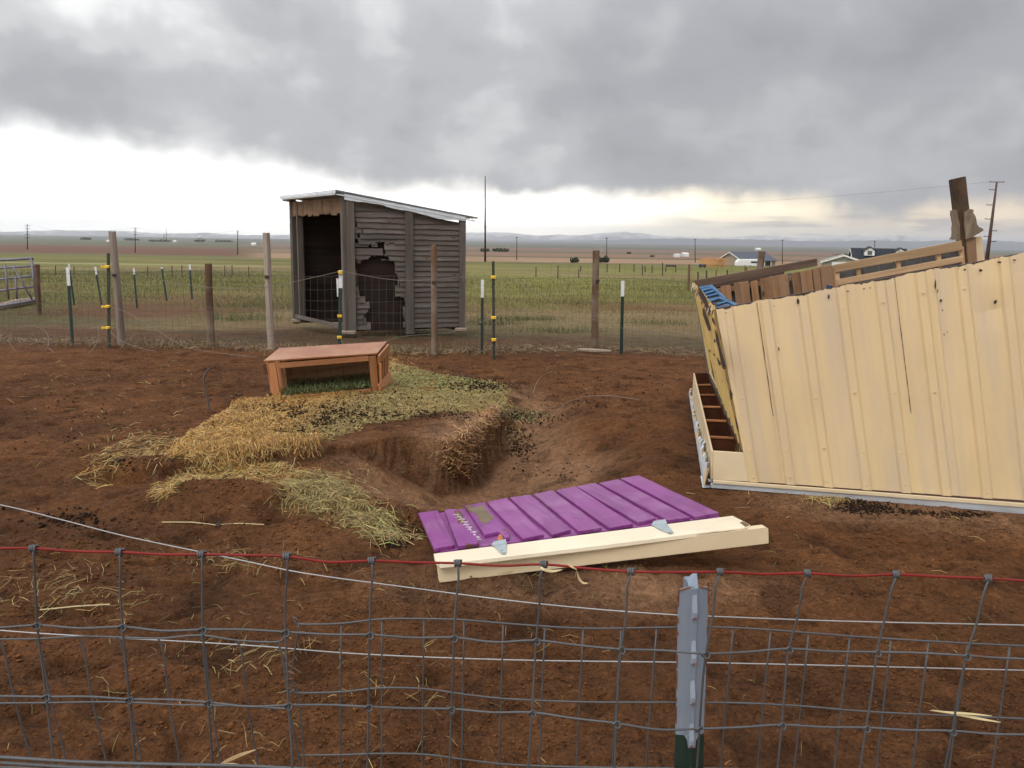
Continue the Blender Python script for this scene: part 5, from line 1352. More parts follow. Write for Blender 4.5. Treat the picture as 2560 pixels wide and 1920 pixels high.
    def FP(px, py): return PL(px, py, a0, fn)
    pts = [FP(1092, 1411), FP(1914, 1317), FP(1921, 1322), FP(1922, 1359), FP(1500, 1409), FP(1100, 1457), FP(1096, 1448)]
    m = MB(); m.prism([p_-fn*.042 for p_ in pts], fn*.045); m.build('frame_beam', 'creamface', o, frame(pts[0], bx, fn), bevel=.003)
    # ragged paint line between board and beam
    m = MB(); m.tube([FP(1120+(1868-1120)*k/60, 1411.5-(1411.5-1321)*(k/60)+random.uniform(-.4, .8))+fn*.0022 for k in range(61)], [.0006+.0014*random.random() for k in range(61)], 4); m.build('open_joint', 'chipdark', o)
    # two strap hinges
    for pts, bar_ in (([(1231, 1362), (1267, 1358), (1265, 1385), (1258, 1386), (1250, 1381)], [(1230, 1363), (1266, 1358)]), ([(1631, 1314), (1666, 1309), (1684, 1332), (1677, 1335), (1650, 1325)], [(1630, 1312), (1666, 1308)])):
        q = [D(a, b, .009) for a, b in pts]; m = MB(); m.prism(q, n*.004); h_ = m.build('hinge', 'hinge', o, Matrix.Translation(q[0]), bevel=.001)
        m = MB(); m.tube([D(*bar_[0], .014), D(*bar_[1], .014)], .009, 8); m.build('hinge_pin', 'hinge', h_, smooth=False)
        q2 = [D(bar_[0][0]+4, bar_[0][1]-8, .009), D(bar_[1][0]-2, bar_[1][1]-9, .009), D(bar_[1][0], bar_[1][1], .009), D(*bar_[0], .009)]
        m = MB(); m.prism(q2, n*.003); m.build('hinge_leaf', 'hinge', h_)
        cx = sum(a for a, b in pts)/len(pts); cy = sum(b for a, b in pts)/len(pts)
        for t in (.15, .75):
            c = D(cx*(1-t)+pts[3][0]*t, cy*(1-t)+pts[3][1]*t, .013); m = MB(); m.tube([c, c+n*.006], .007, 8); m.build('hinge_bolt', 'hinge', h_)
MT['bare'] = m_wood('bare_grey_brown_wood', (.11, .08, .05), (.17, .13, .085), None, 7, .85)
MT['orange_rust'] = m_plain('orange_rusty_steel', (.38, .13, .035), .8, 0, .3, 60)
make_door()

# ------------------------------------------------------------------ nearest fence: woven wire with a red top wire
def make_front_fence():
    topx = [-130, 85, 300, 505, 718, 930, 1145, 1360, 1578, 1800, 2018, 2240, 2470, 2700]
    topy = [1365, 1371, 1380, 1386, 1391, 1402, 1408, 1411, 1429, 1430, 1433, 1436, 1446, 1450]
    r1x = [-115, 95, 308, 508, 715, 925, 1135, 1340, 1552, 1763, 1970, 2190, 2413, 2640]
    r1y = [1560, 1563, 1567, 1574, 1580, 1587, 1594, 1601, 1623, 1634, 1622, 1630, 1639, 1648]
    r2x = [-90, 118, 325, 523, 722, 922, 1128, 1330, 1540, 1748, 1953, 2163, 2378, 2600]
    r2y = [1740, 1742, 1748, 1756, 1763, 1767, 1772, 1781, 1808, 1822, 1812, 1819, 1827, 1836]
    n_ = len(topx); Y = .955
    o = thing('woven_wire_fence', P(1280, 1420, Y), 'nearest woven wire fence with a red top wire crossing the whole foreground', 'wire fence')
    def dd(i): return Y+.012*math.sin(i*1.3)
    rows = [[P(topx[i], topy[i], dd(i)) for i in range(n_)], [P(r1x[i], r1y[i], dd(i)+.006*math.sin(i*2)) for i in range(n_)], [P(r2x[i], r2y[i], dd(i)+.005*math.cos(i*2)) for i in range(n_)]]
    for k in range(3, 12):
        rows.append([rows[-1][i]+(rows[2][i]-rows[1][i])*(1.0 if k > 3 else 1.02)+Vector((random.uniform(-.002, .002), .0, random.uniform(-.003, .003))) for i in range(n_)])
    bulge = {0: [(1245, 1413), (1470, 1424)], 1: [(1650, 1640), (1870, 1625)], 2: [(430, 1750)]}
    def wavy(row, amp, sd):
        out = []; rr = random.Random(sd)
        for i in range(len(row)-1):
            out.append(row[i]); m_ = row[i].lerp(row[i+1], .5)
            out.append(m_+Vector((0, rr.uniform(-.004, .004), rr.uniform(-amp, amp*.2)))); 
        out.append(row[-1]); return smooth_pts(out, 4)
    m = MB(); m.tube(wavy(rows[0], .0035, 1), .00170, 8); m.build('top_wire', 'redwire', o, smooth=True)
    for k in range(1, 12):
        m = MB(); m.tube(wavy(rows[k], .0035 if k < 4 else .001, k+3), .00145, 7); m.build('line_wire', 'wire', o, smooth=True)
    for i in range(n_):
        pts = [rows[k][i]+Vector((0, -.002, 0)) for k in range(12)]
        # a stay is nearly straight but bows just below the top wire
        ex = []
        for k in range(11):
            ex.append(pts[k]); 
            if k == 0: ex.append(pts[0].lerp(pts[1], .18)+Vector((-.0035 if i > 6 else .002, -.003, 0)))
            ex.append(pts[k].lerp(pts[k+1], .55)+Vector((random.uniform(-.0012, .0012), 0, 0)))
        ex.append(pts[-1])
        m = MB(); m.tube(smooth_pts(ex, 2), .00145, 7); m.build('stay_wire', 'wire', o, smooth=True)
        # wrapped coil on the top wire
        c = rows[0][i]; tx = (rows[0][min(i+1, n_-1)]-rows[0][max(i-1, 0)]).normalized(); up_ = Vector((0, 0, 1)); sd_ = tx.cross(up_)
        pts = []
        for j in range(49):
            a = j/16*2*math.pi; pts.append(c+tx*(-.0042+.0028*j/16)+(up_*math.cos(a)+sd_*math.sin(a))*.0037)
        m = MB(); m.tube(pts, .00155, 6); m.build('top_wrap', 'wire', o, smooth=True)
        for k in (1, 2, 3):
            c = rows[k][i]; pts = []
            for j in range(21):
                a = j/20*2*math.pi*1.3; pts.append(c+Vector((math.cos(a)*.0048, -.0032+.0022*math.sin(a*2), math.sin(a)*.0042)))
            m = MB(); m.tube(pts, .0012, 5); m.build('knot', 'wire', o, smooth=True)
    # a second, finer welded panel wired behind it, right part
    Y2 = 1.02
    o = thing('mesh_panel', P(1500, 1570, Y2), 'finer wire mesh panel hung behind the near fence, right part', 'wire mesh')
    def poly(pts, d): return smooth_pts([P(a, b, d) for a, b in pts], 4)
    A1 = [(733, 1543), (742, 1548), (748, 1560), (850, 1559), (950, 1548), (1060, 1547), (1160, 1550), (1280, 1560), (1460, 1571), (1640, 1569), (1780, 1568), (1900, 1573), (2120, 1590), (2320, 1603), (2560, 1615), (2750, 1622)]
    A2 = [(725, 1733), (735, 1724), (745, 1732), (850, 1730), (950, 1720), (1060, 1722), (1170, 1737), (1280, 1748), (1460, 1755), (1650, 1756), (1830, 1757), (2000, 1765), (2200, 1781), (2560, 1797), (2750, 1806)]
    A3 = [(750, 1888), (850, 1887), (950, 1884), (1060, 1886), (1170, 1900), (1280, 1912), (1460, 1918), (1650, 1920), (1830, 1922), (2000, 1928), (2200, 1942), (2560, 1957), (2750, 1965)]
    for a in (A1, A2, A3):
        m = MB(); m.tube(poly(a, Y2), .0013, 6); m.build('line_wire', 'wire', o, smooth=True)
    a3 = [P(a, b, Y2) for a, b in A3]
    for k in range(1, 7):
        m = MB(); m.tube([q-Vector((0, 0, .1*k)) for q in a3], .0013, 5); m.build('line_wire', 'wire', o, smooth=True)
    xs_top = [748, 853, 955, 1060, 1160, 1258, 1362, 1458, 1553, 1642, 1740, 1833, 1927, 2022, 2125, 2228, 2322, 2420, 2525, 2630, 2735]
    for x in xs_top:
        y_ = np.interp(x, [a for a, b in A1], [b for a, b in A1]); t_ = P(x, y_, Y2+.002)
        lean = -.004 if x > 760 else .0
        pts = [t_, t_+Vector((lean+random.uniform(-.002, .002), 0, -.2)), t_+Vector((lean*1.5+random.uniform(-.003, .003), .0, -.45)), t_+Vector((lean, 0, -.85))]
        if x == 748: pts = [P(748, 1560, Y2), P(738, 1620, Y2), P(730, 1690, Y2), P(742, 1722, Y2), P(752, 1800, Y2), P(760, 1925, Y2), P(760, 2300, Y2)]
        m = MB(); m.tube(smooth_pts(pts, 3), .0013, 6); m.build('stay_wire', 'wire', o, smooth=True)
    o = thing('mesh_panel', P(300, 1595, Y2), 'finer wire mesh panel hung behind the near fence, slanting left part', 'wire mesh')
    B1 = [(-150, 1600), (0, 1598), (90, 1597), (200, 1591), (295, 1593), (400, 1596), (500, 1588), (592, 1601), (690, 1605), (712, 1592)]
    B2 = [(-150, 1760), (0, 1758), (130, 1757), (230, 1755), (325, 1756), (440, 1762), (560, 1764), (640, 1768), (725, 1772)]
    for a in (B1, B2):
        m = MB(); m.tube(poly(a, Y2), .0013, 6); m.build('line_wire', 'wire', o, smooth=True)
    for x0, y0, x1, y1 in ((-95, 1600, -15, 1900), (-5, 1598, 78, 1900), (88, 1597, 165, 1900), (195, 1591, 266, 1905), (295, 1594, 355, 1910), (395, 1596, 450, 1905), (500, 1588, 552, 1908), (592, 1602, 645, 1915), (692, 1604, 752, 1920)):
        a = P(x0, y0, Y2+.002); b = P(x1, y1, Y2+.002); c = a+(b-a)*1.9
        m = MB(); m.tube(smooth_pts([a, a.lerp(b, .12)+Vector((.004, 0, 0)), a.lerp(b, .5), b, c], 3), .0013, 6); m.build('stay_wire', 'wire', o, smooth=True)
    m = MB(); m.tube(smooth_pts([P(722, 1700, Y2), P(716, 1680, Y2-.01), P(735, 1684, Y2-.02), P(733, 1697, Y2-.01), P(716, 1697, Y2)], 4), .0013, 6); meta(m.build('tie_wire', 'rust', smooth=True), 'small rusty tie wire joining the two finer mesh panels', 'tie wire')
    # smooth electric wires just inside the fence
    loose([(-200, 1228, 1.5), (0, 1262, 1.5), (160, 1301, 1.46), (320, 1342, 1.42), (600, 1400, 1.36), (760, 1433, 1.32), (1000, 1466, 1.28), (1280, 1502, 1.22), (1500, 1524, 1.18), (1700, 1538, 1.15), (1780, 1541, 1.15), (2100, 1553, 1.15), (2560, 1563, 1.15), (2800, 1568, 1.15)], .0012, 'upper bright smooth wire sagging behind the red-topped fence')
    loose([(-200, 1560, 1.15), (0, 1576, 1.15), (170, 1588, 1.15), (600, 1612, 1.15), (900, 1635, 1.15), (1280, 1650, 1.12), (1700, 1656, 1.12), (2000, 1662, 1.12), (2560, 1676, 1.12), (2800, 1682, 1.12)], .0011, 'lower bright smooth wire running behind the red-topped fence')
    for k, (l, dy) in enumerate((('upper', 0), ('lower', 14))):
        loose([(-150, 1888+dy, .93), (0, 1893+dy, .93), (200, 1905+dy, .93), (420, 1911+dy, .94), (640, 1916+dy, .95), (900, 1932+dy, .95)], .0022, l+' thick grey wire at the bottom left corner of the near fence', 'wire')
make_front_fence()
# near steel post with the pale painted top
def make_near_post():
    b = P(1735, 1466, 1.0); base = P(1722, 1980, 1.0)
    d = (b-base).normalized(); gz = H1(b.x, b.y)
    L_ = (b.z-gz+.25)/d.z; b0 = b-d*L_; o = thing('t_post', b-d*(b.z-gz)/d.z, 'near steel T-post with pale blue chipped top and dark green lower part', 'fence post')
    n = Vector((.10, -1, 0)).normalized(); M = frame(b0, d, n); w = .040
    bot = P(1727, 1835, 1.0); sp = (bot-b0).dot(d)
    def prof(w_, hole=0):   # gently folded flange with raised middle
        return [(-w_/2, -.004), (-w_/2, -.001), (-w_*.24, .0015), (-.0052, .0022), (-.0035, .0052), (.0035, .0052), (.0052, .0022), (w_*.24, .0015), (w_/2, -.001), (w_/2, -.004), (w_*.2, -.0025), (.0035, -.003), (.0035, -.034), (-.0035, -.034), (-.0035, -.003), (-w_*.2, -.0025)]
    def seg(x0, x1, name, mt, jag=False):
        pf = prof(w); k = len(pf); ns = 14; vs = []
        for i in range(ns+1):
            x = x0+(x1-x0)*i/ns
            for (y, z) in pf:
                xx = x
                if jag and i == ns: xx += -.004*abs(y)/(w/2)**1+.0015*math.sin(y*900)
                vs.append(M @ Vector((xx, y, z)))
        fs = [(i*k+j, i*k+(j+1) % k, (i+1)*k+(j+1) % k, (i+1)*k+j) for i in range(ns) for j in range(k)]
        fs = [f[::-1] for f in fs]+[tuple(range(k)), tuple(ns*k+j for j in range(k))[::-1]]
        m = MB(); m.add(vs, fs); return m.build(name, mt, o, M)
    seg(0, sp, 'shaft', 'tpgreen'); top = seg(sp, L_, 'painted_top', 'tpblue', True)
    for py in (1520, 1633, 1732, 1838, 1945, 2060):
        x = (P(1735-(py-1466)*.025, py, 1.0)-b0).dot(d)
        m = MB(); c = lambda a, y, z: M @ Vector((x+a, y, z))
        vs = [c(.024, -.0033, .0045), c(.024, .0033, .0045), c(-.002, .0042, .0105), c(-.002, -.0034, .0105), c(-.012, .0045, .0090), c(-.012, -.0030, .0090), c(-.014, .0036, .0045), c(-.014, -.0036, .0045)]
        m.add(vs, [(0, 1, 2, 3), (3, 2, 4, 5), (5, 4, 6, 7), (0, 3, 5, 7), (1, 6, 4, 2)])
        m.build('stud', 'tpstem' if py < 1900 else 'tpgreen', o, M, bevel=.0012)
        if py < 1900:
            m = MB(); m.box((x-.0105, .0012+.001*math.sin(py), .0097), .0026, .0034, .0012, M); m.build('rust_spot', 'rust', o)
    # bent fin and rusty lips at the top
    t = M @ Vector((L_, 0, 0)); m = MB()
    m.prism([M @ Vector((L_-.002, -.006, -.004)), M @ Vector((L_-.001, .006, -.006)), M @ Vector((L_+.003, .003, -.02)), M @ Vector((L_+.011, -.011, -.026)), M @ Vector((L_+.002, -.010, -.02))], d*.0+n*.003); m.build('bent_fin', 'tpblue', o)
    for (y0, y1) in ((-.5, -.18), (.12, .5)):
        m = MB(); m.tube([M @ Vector((L_-.0038*abs(y/.5)**1.0+.0003, y*w, .0012)) for y in np.linspace(y0, y1, 6)], .0011, 5); m.build('rusty_lip', 'rust', o)
    for s_ in (-1, 1):
        for k in range(12):
            x = sp+(L_-sp)*random.random(); h_ = random.uniform(.004, .02); m = MB(); m.box((x, s_*w/2, -.002), h_, .0012, .0032, M); m.build('rust_spot', 'rust', o)
    m = MB(); m.prism([M @ Vector((sp+.004, -.011, .0062)), M @ Vector((sp+.004, .011, .0062)), M @ Vector((sp-.006, .006, .0062)), M @ Vector((sp-.016, .005, .0068)), M @ Vector((sp-.016, -.005, .0068)), M @ Vector((sp-.006, -.006, .0062))], n*.0004); m.build('paint_drip', 'tpblue', o)
make_near_post()
# ------------------------------------------------------------------ loose stuff: straw, hay, droppings, clods, weeds, grass
def in_poly(n, poly, soft=0.0):
    xs = [p[0] for p in poly]; ys = [p[1] for p in poly]; out = np.zeros((0, 2))
    while len(out) < n:
        p = np.stack([rng.uniform(min(xs)-soft, max(xs)+soft, n*2), rng.uniform(min(ys)-soft, max(ys)+soft, n*2)], 1)
        d = sdf(p[:, 0], p[:, 1], poly)+.10*fbm(p[:, 0]*5, p[:, 1]*5, 93, 3)
        keep = d > -soft*rng.random(len(p))**2.0
        out = np.concatenate([out, p[keep]])
    return out[:n]
def strands(xy, L, w, lift, col, ang=None, z0=None, droop=None, arch=.25):
    n = len(xy); ang = rng.uniform(0, 2*np.pi, n) if ang is None else ang
    L = np.broadcast_to(L, n)*rng.uniform(.35, 1.6, n); w = np.broadcast_to(w, n)*rng.uniform(.7, 1.25, n)
    dx = np.cos(ang)*L/2; dy = np.sin(ang)*L/2; x, y = xy[:, 0], xy[:, 1]
    lf = np.broadcast_to(lift, n)*rng.random(n)
    kx = -np.sin(ang)*w/2; ky = np.cos(ang)*w/2; rl = rng.uniform(-.8, .8, n)*w/2
    bend = rng.normal(0, .045, n)*L
    V = np.zeros((n, 6, 3)); zc = H(x, y) if z0 is None else z0
    for k, t in enumerate((-1, 0, 1)):
        px_ = x+dx*t+(bend*-np.sin(ang) if t == 0 else 0); py_ = y+dy*t+(bend*np.cos(ang) if t == 0 else 0)
        z = (np.clip(H(px_, py_), zc-L*.3, zc+L*.5) if z0 is None else z0)+.004+lf+(lf*.8+L*arch*.12 if t == 0 else 0)+(rng.random(n)**3*L*arch if t == 1 else 0)
        if droop is not None: z = z-droop*(t+1)/2*L
        for s_, sg in enumerate((-1, 1)):
            f = 1.0 if t == 0 else .75
            V[:, k*2+s_, 0] = px_+sg*kx*f; V[:, k*2+s_, 1] = py_+sg*ky*f; V[:, k*2+s_, 2] = z+sg*rl*f
    b = np.arange(n)[:, None]*6
    Fs = np.concatenate([b+np.array([[0, 1, 3, 2]]), b+np.array([[2, 3, 5, 4]])])
    C = np.repeat(col, 6, axis=0)
    return V.reshape(-1, 3), Fs, C
def join(parts):
    V = []; Fs = []; C = []; o = 0
    for v, f, c in parts: V.append(v); Fs.append(f+o); C.append(c); o += len(v)
    return np.concatenate(V), np.concatenate(Fs), np.concatenate(C)
def pal(n, cols, wts, jit=.22):
    cols = np.array(cols); wts = np.array(wts, float); k = rng.choice(len(cols), n, p=wts/wts.sum())
    return cols[k]*(1+rng.normal(0, jit, (n, 1)))*(1+rng.normal(0, .05, (n, 3)))
GOLD = [(.44, .235, .055), (.54, .33, .10), (.32, .165, .04), (.58, .42, .17), (.21, .105, .035)]
PALE = [(.40, .29, .10), (.48, .37, .15), (.29, .20, .07), (.19, .12, .045), (.31, .28, .09)]
HAY = [(.25, .29, .065), (.36, .36, .13), (.20, .21, .07), (.42, .36, .15), (.16, .15, .06)]
def tofit(a): return np.clip(a, .01, .85)
# the pad
N1 = 60000; p = in_poly(N1, WSTR[0], .10)
k_ = fbm(p[:, 0]*3.2, p[:, 1]*3.2, 58, 3) < .16+.35*rng.random(N1)+.5*(p[:, 0] < -1.9); p = p[k_]; N1 = len(p); gx = p[:, 0]; gy = p[:, 1]
left = 1-sst(-1.95, -1.35, gx)
gc = pxpoly([(1100, 950)], .08)[0]; green = np.exp(-(((gx-gc[0])/.85)**2+((gy-gc[1])/.75)**2)**1.2)
c = pal(N1, GOLD, [4, 3, 2, 1.5, .8]); c2 = pal(N1, PALE, [3, 2, 3, 2, 2]); c3 = pal(N1, HAY, [3, 2, 2, 1.5, 1])
c = c*left[:, None]+c2*(1-left[:, None]); pick = rng.random(N1) < green*.85; c[pick] = c3[pick]
Lr = np.where(left > .5, .062, .036); Lr = np.where(pick, .026, Lr)
ang = rng.uniform(0, 2*np.pi, N1); ang = np.where(left > .5, rng.normal(.25, .75, N1), ang)
thick_ = .012+.035*left*np.abs(fbm(gx*4, gy*4, 33, 2))*2
pad_parts = [strands(p, Lr, np.where(left > .5, .0030, .0030), thick_, tofit(c), ang)]
# fringe hanging over the front lip and the right corner
lip = [(430, 1140), (520, 1138), (600, 1132), (680, 1128), (740, 1124), (800, 1112), (840, 1100), (960, 1100), (1040, 1098)]
for i in range(5):
    (a, b), (c_, d_) = lip[i], lip[i+1]; n = 420 if i < 5 else 16
    t = rng.random(n); q = np.array([tuple(G(a+(c_-a)*k, b+(d_-b)*k+random.gauss(0, 5), .06)[:2]) for k in t])
    q[:, 1] -= .02; cc = pal(n, GOLD, [4, 3, 3, 1, 2])
    pad_parts.append(strands(q, .075, .0032, .05, tofit(cc), rng.normal(-.9, 1.1, n), droop=.16*np.ones(n), arch=.15))
# clump torn loose at the right corner of the pad
cl = G(1165, 1108, .02); n = 1900
base_ = np.array([tuple(G(random.gauss(1165, 22), random.uniform(1085, 1150), 0)[:2]) for _ in range(n)])
zz = np.clip(rng.normal(-.04, .07, n), -.22, .08)
def clump_pts(n, pl, ax):
    t = rng.random(n); o_ = []
    for k in t:
        i = min(int(k*(len(pl)-1)), len(pl)-2); f = k*(len(pl)-1)-i
        px_ = pl[i][0]+(pl[i+1][0]-pl[i][0])*f+random.gauss(0, pl[i][2]); py_ = pl[i][1]+(pl[i+1][1]-pl[i][1])*f+random.gauss(0, pl[i][3]); o_.append((px_, py_))
    return o_
cp_ = clump_pts(2600, [(1238, 1032, 6, 6), (1225, 1052, 10, 10), (1205, 1070, 14, 12), (1180, 1090, 22, 12), (1160, 1112, 26, 16), (1152, 1140, 20, 12), (1150, 1165, 8, 8)], 0)
pts3 = GHm(cp_)
pts3[:, 1] -= .03+.05*rng.random(len(pts3)); n = len(pts3)
pad_parts.append(strands(pts3[:, :2], .085, .0038, .03, tofit(pal(n, [(.40, .21, .09), (.50, .30, .13), (.27, .135, .06), (.16, .08, .04)], [3, 3, 2, 2])), rng.normal(1.2, 1.2, n), z0=pts3[:, 2]+.03*rng.random(n), droop=.55*rng.random(n)-.1))
V, Fs, C = join(pad_parts); stuff_mesh('straw_bedding', V, Fs, 'straw', C, 'thick golden straw and green hay bedding covering the raised soil pad', 'straw')
# lower heap and strips
parts = []
p = in_poly(6500, WSTR[1], .10); n = len(p); k = rng.random(n) < sst(-.02, .14, sdf(p[:, 0], p[:, 1], WSTR[1])+.12*fbm(p[:, 0]*6, p[:, 1]*6, 3, 3))*.9+.1; p = p[k]; n = len(p); parts.append(strands(p, .062, .0026, .016, tofit(pal(n, PALE, [2.5, 1.5, 3, 2.5, 3])*.9), None))
p = in_poly(3600, WSTR[2], .06); n = len(p); parts.append(strands(p, .075, .0028, .02, tofit(pal(n, GOLD+PALE, [3, 2, 2, 1, 1, 2, 2, 1, 1, 1])), rng.normal(.3, .8, n)))
V, Fs, C = join(parts); stuff_mesh('straw_heap', V, Fs, 'straw', C, 'loose pale straw spilled below the pad towards the purple door', 'straw')
p = in_poly(620, WSTR[3], .12); n = len(p)
V, Fs, C = strands(p, .085, .0030, .01, tofit(pal(n, GOLD+PALE, [2, 2, 2, 1, 2, 1, 1, 1, 1, 1])), rng.normal(.4, .7, n))
stuff_mesh('straw_wisps', V, Fs, 'straw', C, 'thin wisps of straw around the small hole left of the pad', 'straw')
# litter over the yard: groups of loose stalks
parts = []
def patch(px, py, rx, ry, n, L=.08, w=.0036, cols=PALE, wt=(3, 2, 2, 1, 1), lift=.012, clear=False):
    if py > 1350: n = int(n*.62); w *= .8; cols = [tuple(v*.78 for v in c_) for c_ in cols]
    q = GHm([(random.gauss(px, rx), min(1916, random.gauss(py, ry))) for _ in range(n)])[:, :2]
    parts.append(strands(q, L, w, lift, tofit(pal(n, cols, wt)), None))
for a in ((340, 1110, 60, 25, 140), (190, 1490, 90, 28, 170, .07, .0026), (590, 1405, 60, 22, 170, .07, .0026), (120, 1460, 80, 30, 60, .08, .0026), (640, 1640, 90, 26, 90, .07, .0024), (420, 1560, 130, 60, 60, .07, .0022),
          (900, 1720, 160, 80, 60, .06, .0022), (1060, 1740, 30, 20, 14, .07, .0028), (300, 1720, 160, 90, 46, .06, .0022), (560, 1850, 160, 50, 34, .06, .0020), (1500, 1410, 50, 12, 90, .07, .0028), (1270, 1405, 40, 14, 70, .07, .003),
          (1330, 1440, 60, 20, 24, .08, .003), (1185, 1590, 120, 60, 30, .06, .0024), (870, 1230, 60, 30, 60, .09, .003), (960, 1310, 35, 22, 120, .07, .0032, HAY, (2, 2, 1, 2, 1)), (985, 1345, 30, 9, 160, .07, .0034, PALE, (3, 2, 1, 1, 2)),
          (2075, 1247, 34, 8, 260, .06, .003), (1000, 985, 40, 12, 80), (985, 905, 25, 14, 220, .09, .0036, GOLD, (3, 3, 1, 1, 1)), (1310, 1040, 30, 12, 200, .05, .003, HAY, (2, 1, 2, 1, 2)), (1290, 1095, 20, 22, 60, .05, .003), (980, 880, 60, 6, 220, .08, .004),
          (1105, 1165, 50, 10, 26, .08, .003), (870, 1200, 30, 14, 40, .09, .003), (1100, 985, 90, 8, 120, .05, .003), (200, 960, 140, 50, 90, .07, .003), (430, 985, 140, 60, 70, .07, .003), (1900, 1245, 80, 20, 16, .07, .003), (2440, 1560, 70, 40, 10, .06, .0022)):
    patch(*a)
for (x0, x1, y0, y1, n, L, w) in ((-3.6, 3.6, 1.9, 3.6, 330, .040, .0010), (-6, 6, 3.6, 7, 700, .06, .0018), (-8, 7, 7, 11.4, 800, .07, .0024), (-3.2, .3, 2.0, 4.2, 280, .05, .0011)):
    q = np.stack([rng.uniform(x0, x1, n), rng.uniform(y0, y1, n)], 1)
    kd = sdf(q[:, 0], q[:, 1], KFOOT); dd_ = sdf(q[:, 0], q[:, 1], DOORP); q = q[(kd < -.05) & (dd_ < -.05)]; n = len(q)
    parts.append(strands(q, L, w, .01, tofit(pal(n, PALE+[(.10, .06, .03)], [3, 2, 3, 2, 1, 3])), None))
V, Fs, C = join(parts); stuff_mesh('straw_litter', V, Fs, 'straw', C, 'loose straw stalks littered over the brown dirt yard', 'straw')
# hay left inside the feeder box
FLx, FRx, FLb_, FRb_ = BOX; n = 2600; u = rng.random(n); v = rng.random(n)
q = np.array([tuple((FLx.lerp(FRx, .05+.9*a)).lerp(FLb_.lerp(FRb_, .05+.9*a), b)) for a, b in zip(u, v)])
V, Fs, C = strands(q[:, :2], .055, .0035, .05, tofit(pal(n, [(.10, .13, .05), (.16, .18, .07), (.24, .24, .11), (.07, .08, .03)], [3, 3, 1.5, 2])), None, z0=q[:, 2]+.02+.05*v*rng.random(n))
stuff_mesh('hay', V, Fs, 'straw', C, 'dark green hay left inside the stained feeder box', 'hay')
# pellets and clods as many small lumps
def lumps(xy, r, flat, col, sink=.3, z=None):
    n = len(xy); r = np.broadcast_to(r, n); D_ = np.array([(1, 0, 0), (-1, 0, 0), (0, 1, 0), (0, -1, 0), (0, 0, 1), (0, 0, -1)], float)
    V = np.zeros((n, 6, 3)); a = rng.uniform(0, np.pi, n); ca, sa = np.cos(a), np.sin(a)
    for k in range(6):
        j = rng.uniform(.55, 1.3, (n, 3)); v = D_[k]*j*r[:, None]; v[:, 2] *= flat
        v = v+rng.normal(0, .22, (n, 3))*r[:, None]
        V[:, k, 0] = xy[:, 0]+v[:, 0]*ca-v[:, 1]*sa; V[:, k, 1] = xy[:, 1]+v[:, 0]*sa+v[:, 1]*ca; V[:, k, 2] = v[:, 2]
    V[:, :, 2] += (H(xy[:, 0], xy[:, 1]) if z is None else z)[:, None]+(r*flat*(1-sink))[:, None]
    T = np.array([(0, 2, 4), (2, 1, 4), (1, 3, 4), (3, 0, 4), (2, 0, 5), (1, 2, 5), (3, 1, 5), (0, 3, 5)])
    Fs = (np.arange(n)[:, None, None]*6+T[None]).reshape(-1, 3); return V.reshape(-1, 3), Fs, np.repeat(col, 6, axis=0)
parts = []
def drop(px, py, rx, ry, n, r=.010, lift=0.0):
    q = GHm([(random.gauss(px, rx), random.gauss(py, ry)) for _ in range(n)])[:, :2]
    z = H(q[:, 0], q[:, 1])+lift; parts.append(lumps(q, r*rng.uniform(.6, 1.4, n), .7, tofit(pal(n, [(.030, .018, .012), (.055, .032, .018), (.018, .012, .010)], [3, 2, 2])), .1, z))
for a in ((800, 1040, 70, 16, 620, .0095, .03), (700, 1030, 50, 14, 220, .009, .03), (760, 1075, 40, 14, 260, .009, .02), (1200, 968, 45, 9, 420, .0095, .02), (1050, 1045, 110, 7, 380, .009, .02), (960, 1000, 150, 25, 300, .008, .03), (1310, 1045, 40, 9, 240, .010), (1305, 1120, 18, 22, 130, .010),
          (1290, 1105, 16, 18, 60, .010), (985, 1362, 16, 7, 90, .008), (160, 1300, 60, 14, 110, .010), (290, 1155, 20, 14, 60, .010), (2170, 1272, 36, 7, 420, .008), (2290, 1282, 30, 4, 90, .007), (2400, 1288, 34, 4, 150, .007), (1400, 1180, 60, 24, 50, .008), (200, 1040, 110, 50, 80, .010),
          (1460, 1000, 60, 14, 60, .010), (1520, 960, 80, 20, 70, .010), (2140, 1255, 20, 5, 120, .008), (1020, 1310, 30, 20, 60, .007), (1100, 940, 90, 14, 120, .008, .02)):
    drop(*a)
V, Fs, C = join(parts); stuff_mesh('manure', V, Fs, 'clod', C, 'dark pellets of manure scattered over the straw and dirt', 'manure')
parts = []
for (x0, x1, y0, y1, n, r) in ((-3.2, 3.4, 1.8, 3.4, 22000, .0048), (-5, 4, 3.4, 6, 14000, .0070), (-8, 6, 6, 11.5, 5000, .0075), (-2.5, 3.5, 1.8, 5, 700, .009)):
    q = np.stack([rng.uniform(x0, x1, n), rng.uniform(y0, y1, n)], 1)
    kd = sdf(q[:, 0], q[:, 1], KFOOT); dd_ = sdf(q[:, 0], q[:, 1], DOORP); sa = sdf(q[:, 0], q[:, 1], SAND)
    q = q[(kd < 0) & (dd_ < 0) & (fbm(q[:, 0]*1.5, q[:, 1]*1.5, 17, 3) > -.25+.5*rng.random(len(q))*(1)) & ((sa < 0) | (rng.random(len(q)) < .12))]; n = len(q)
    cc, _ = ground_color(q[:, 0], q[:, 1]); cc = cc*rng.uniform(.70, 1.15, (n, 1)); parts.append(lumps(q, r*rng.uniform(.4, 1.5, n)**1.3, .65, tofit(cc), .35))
V, Fs, C = join(parts); stuff_mesh('soil_clods', V, Fs, 'clod', C, 'small crumbly clods of brown soil all over the yard', 'soil')
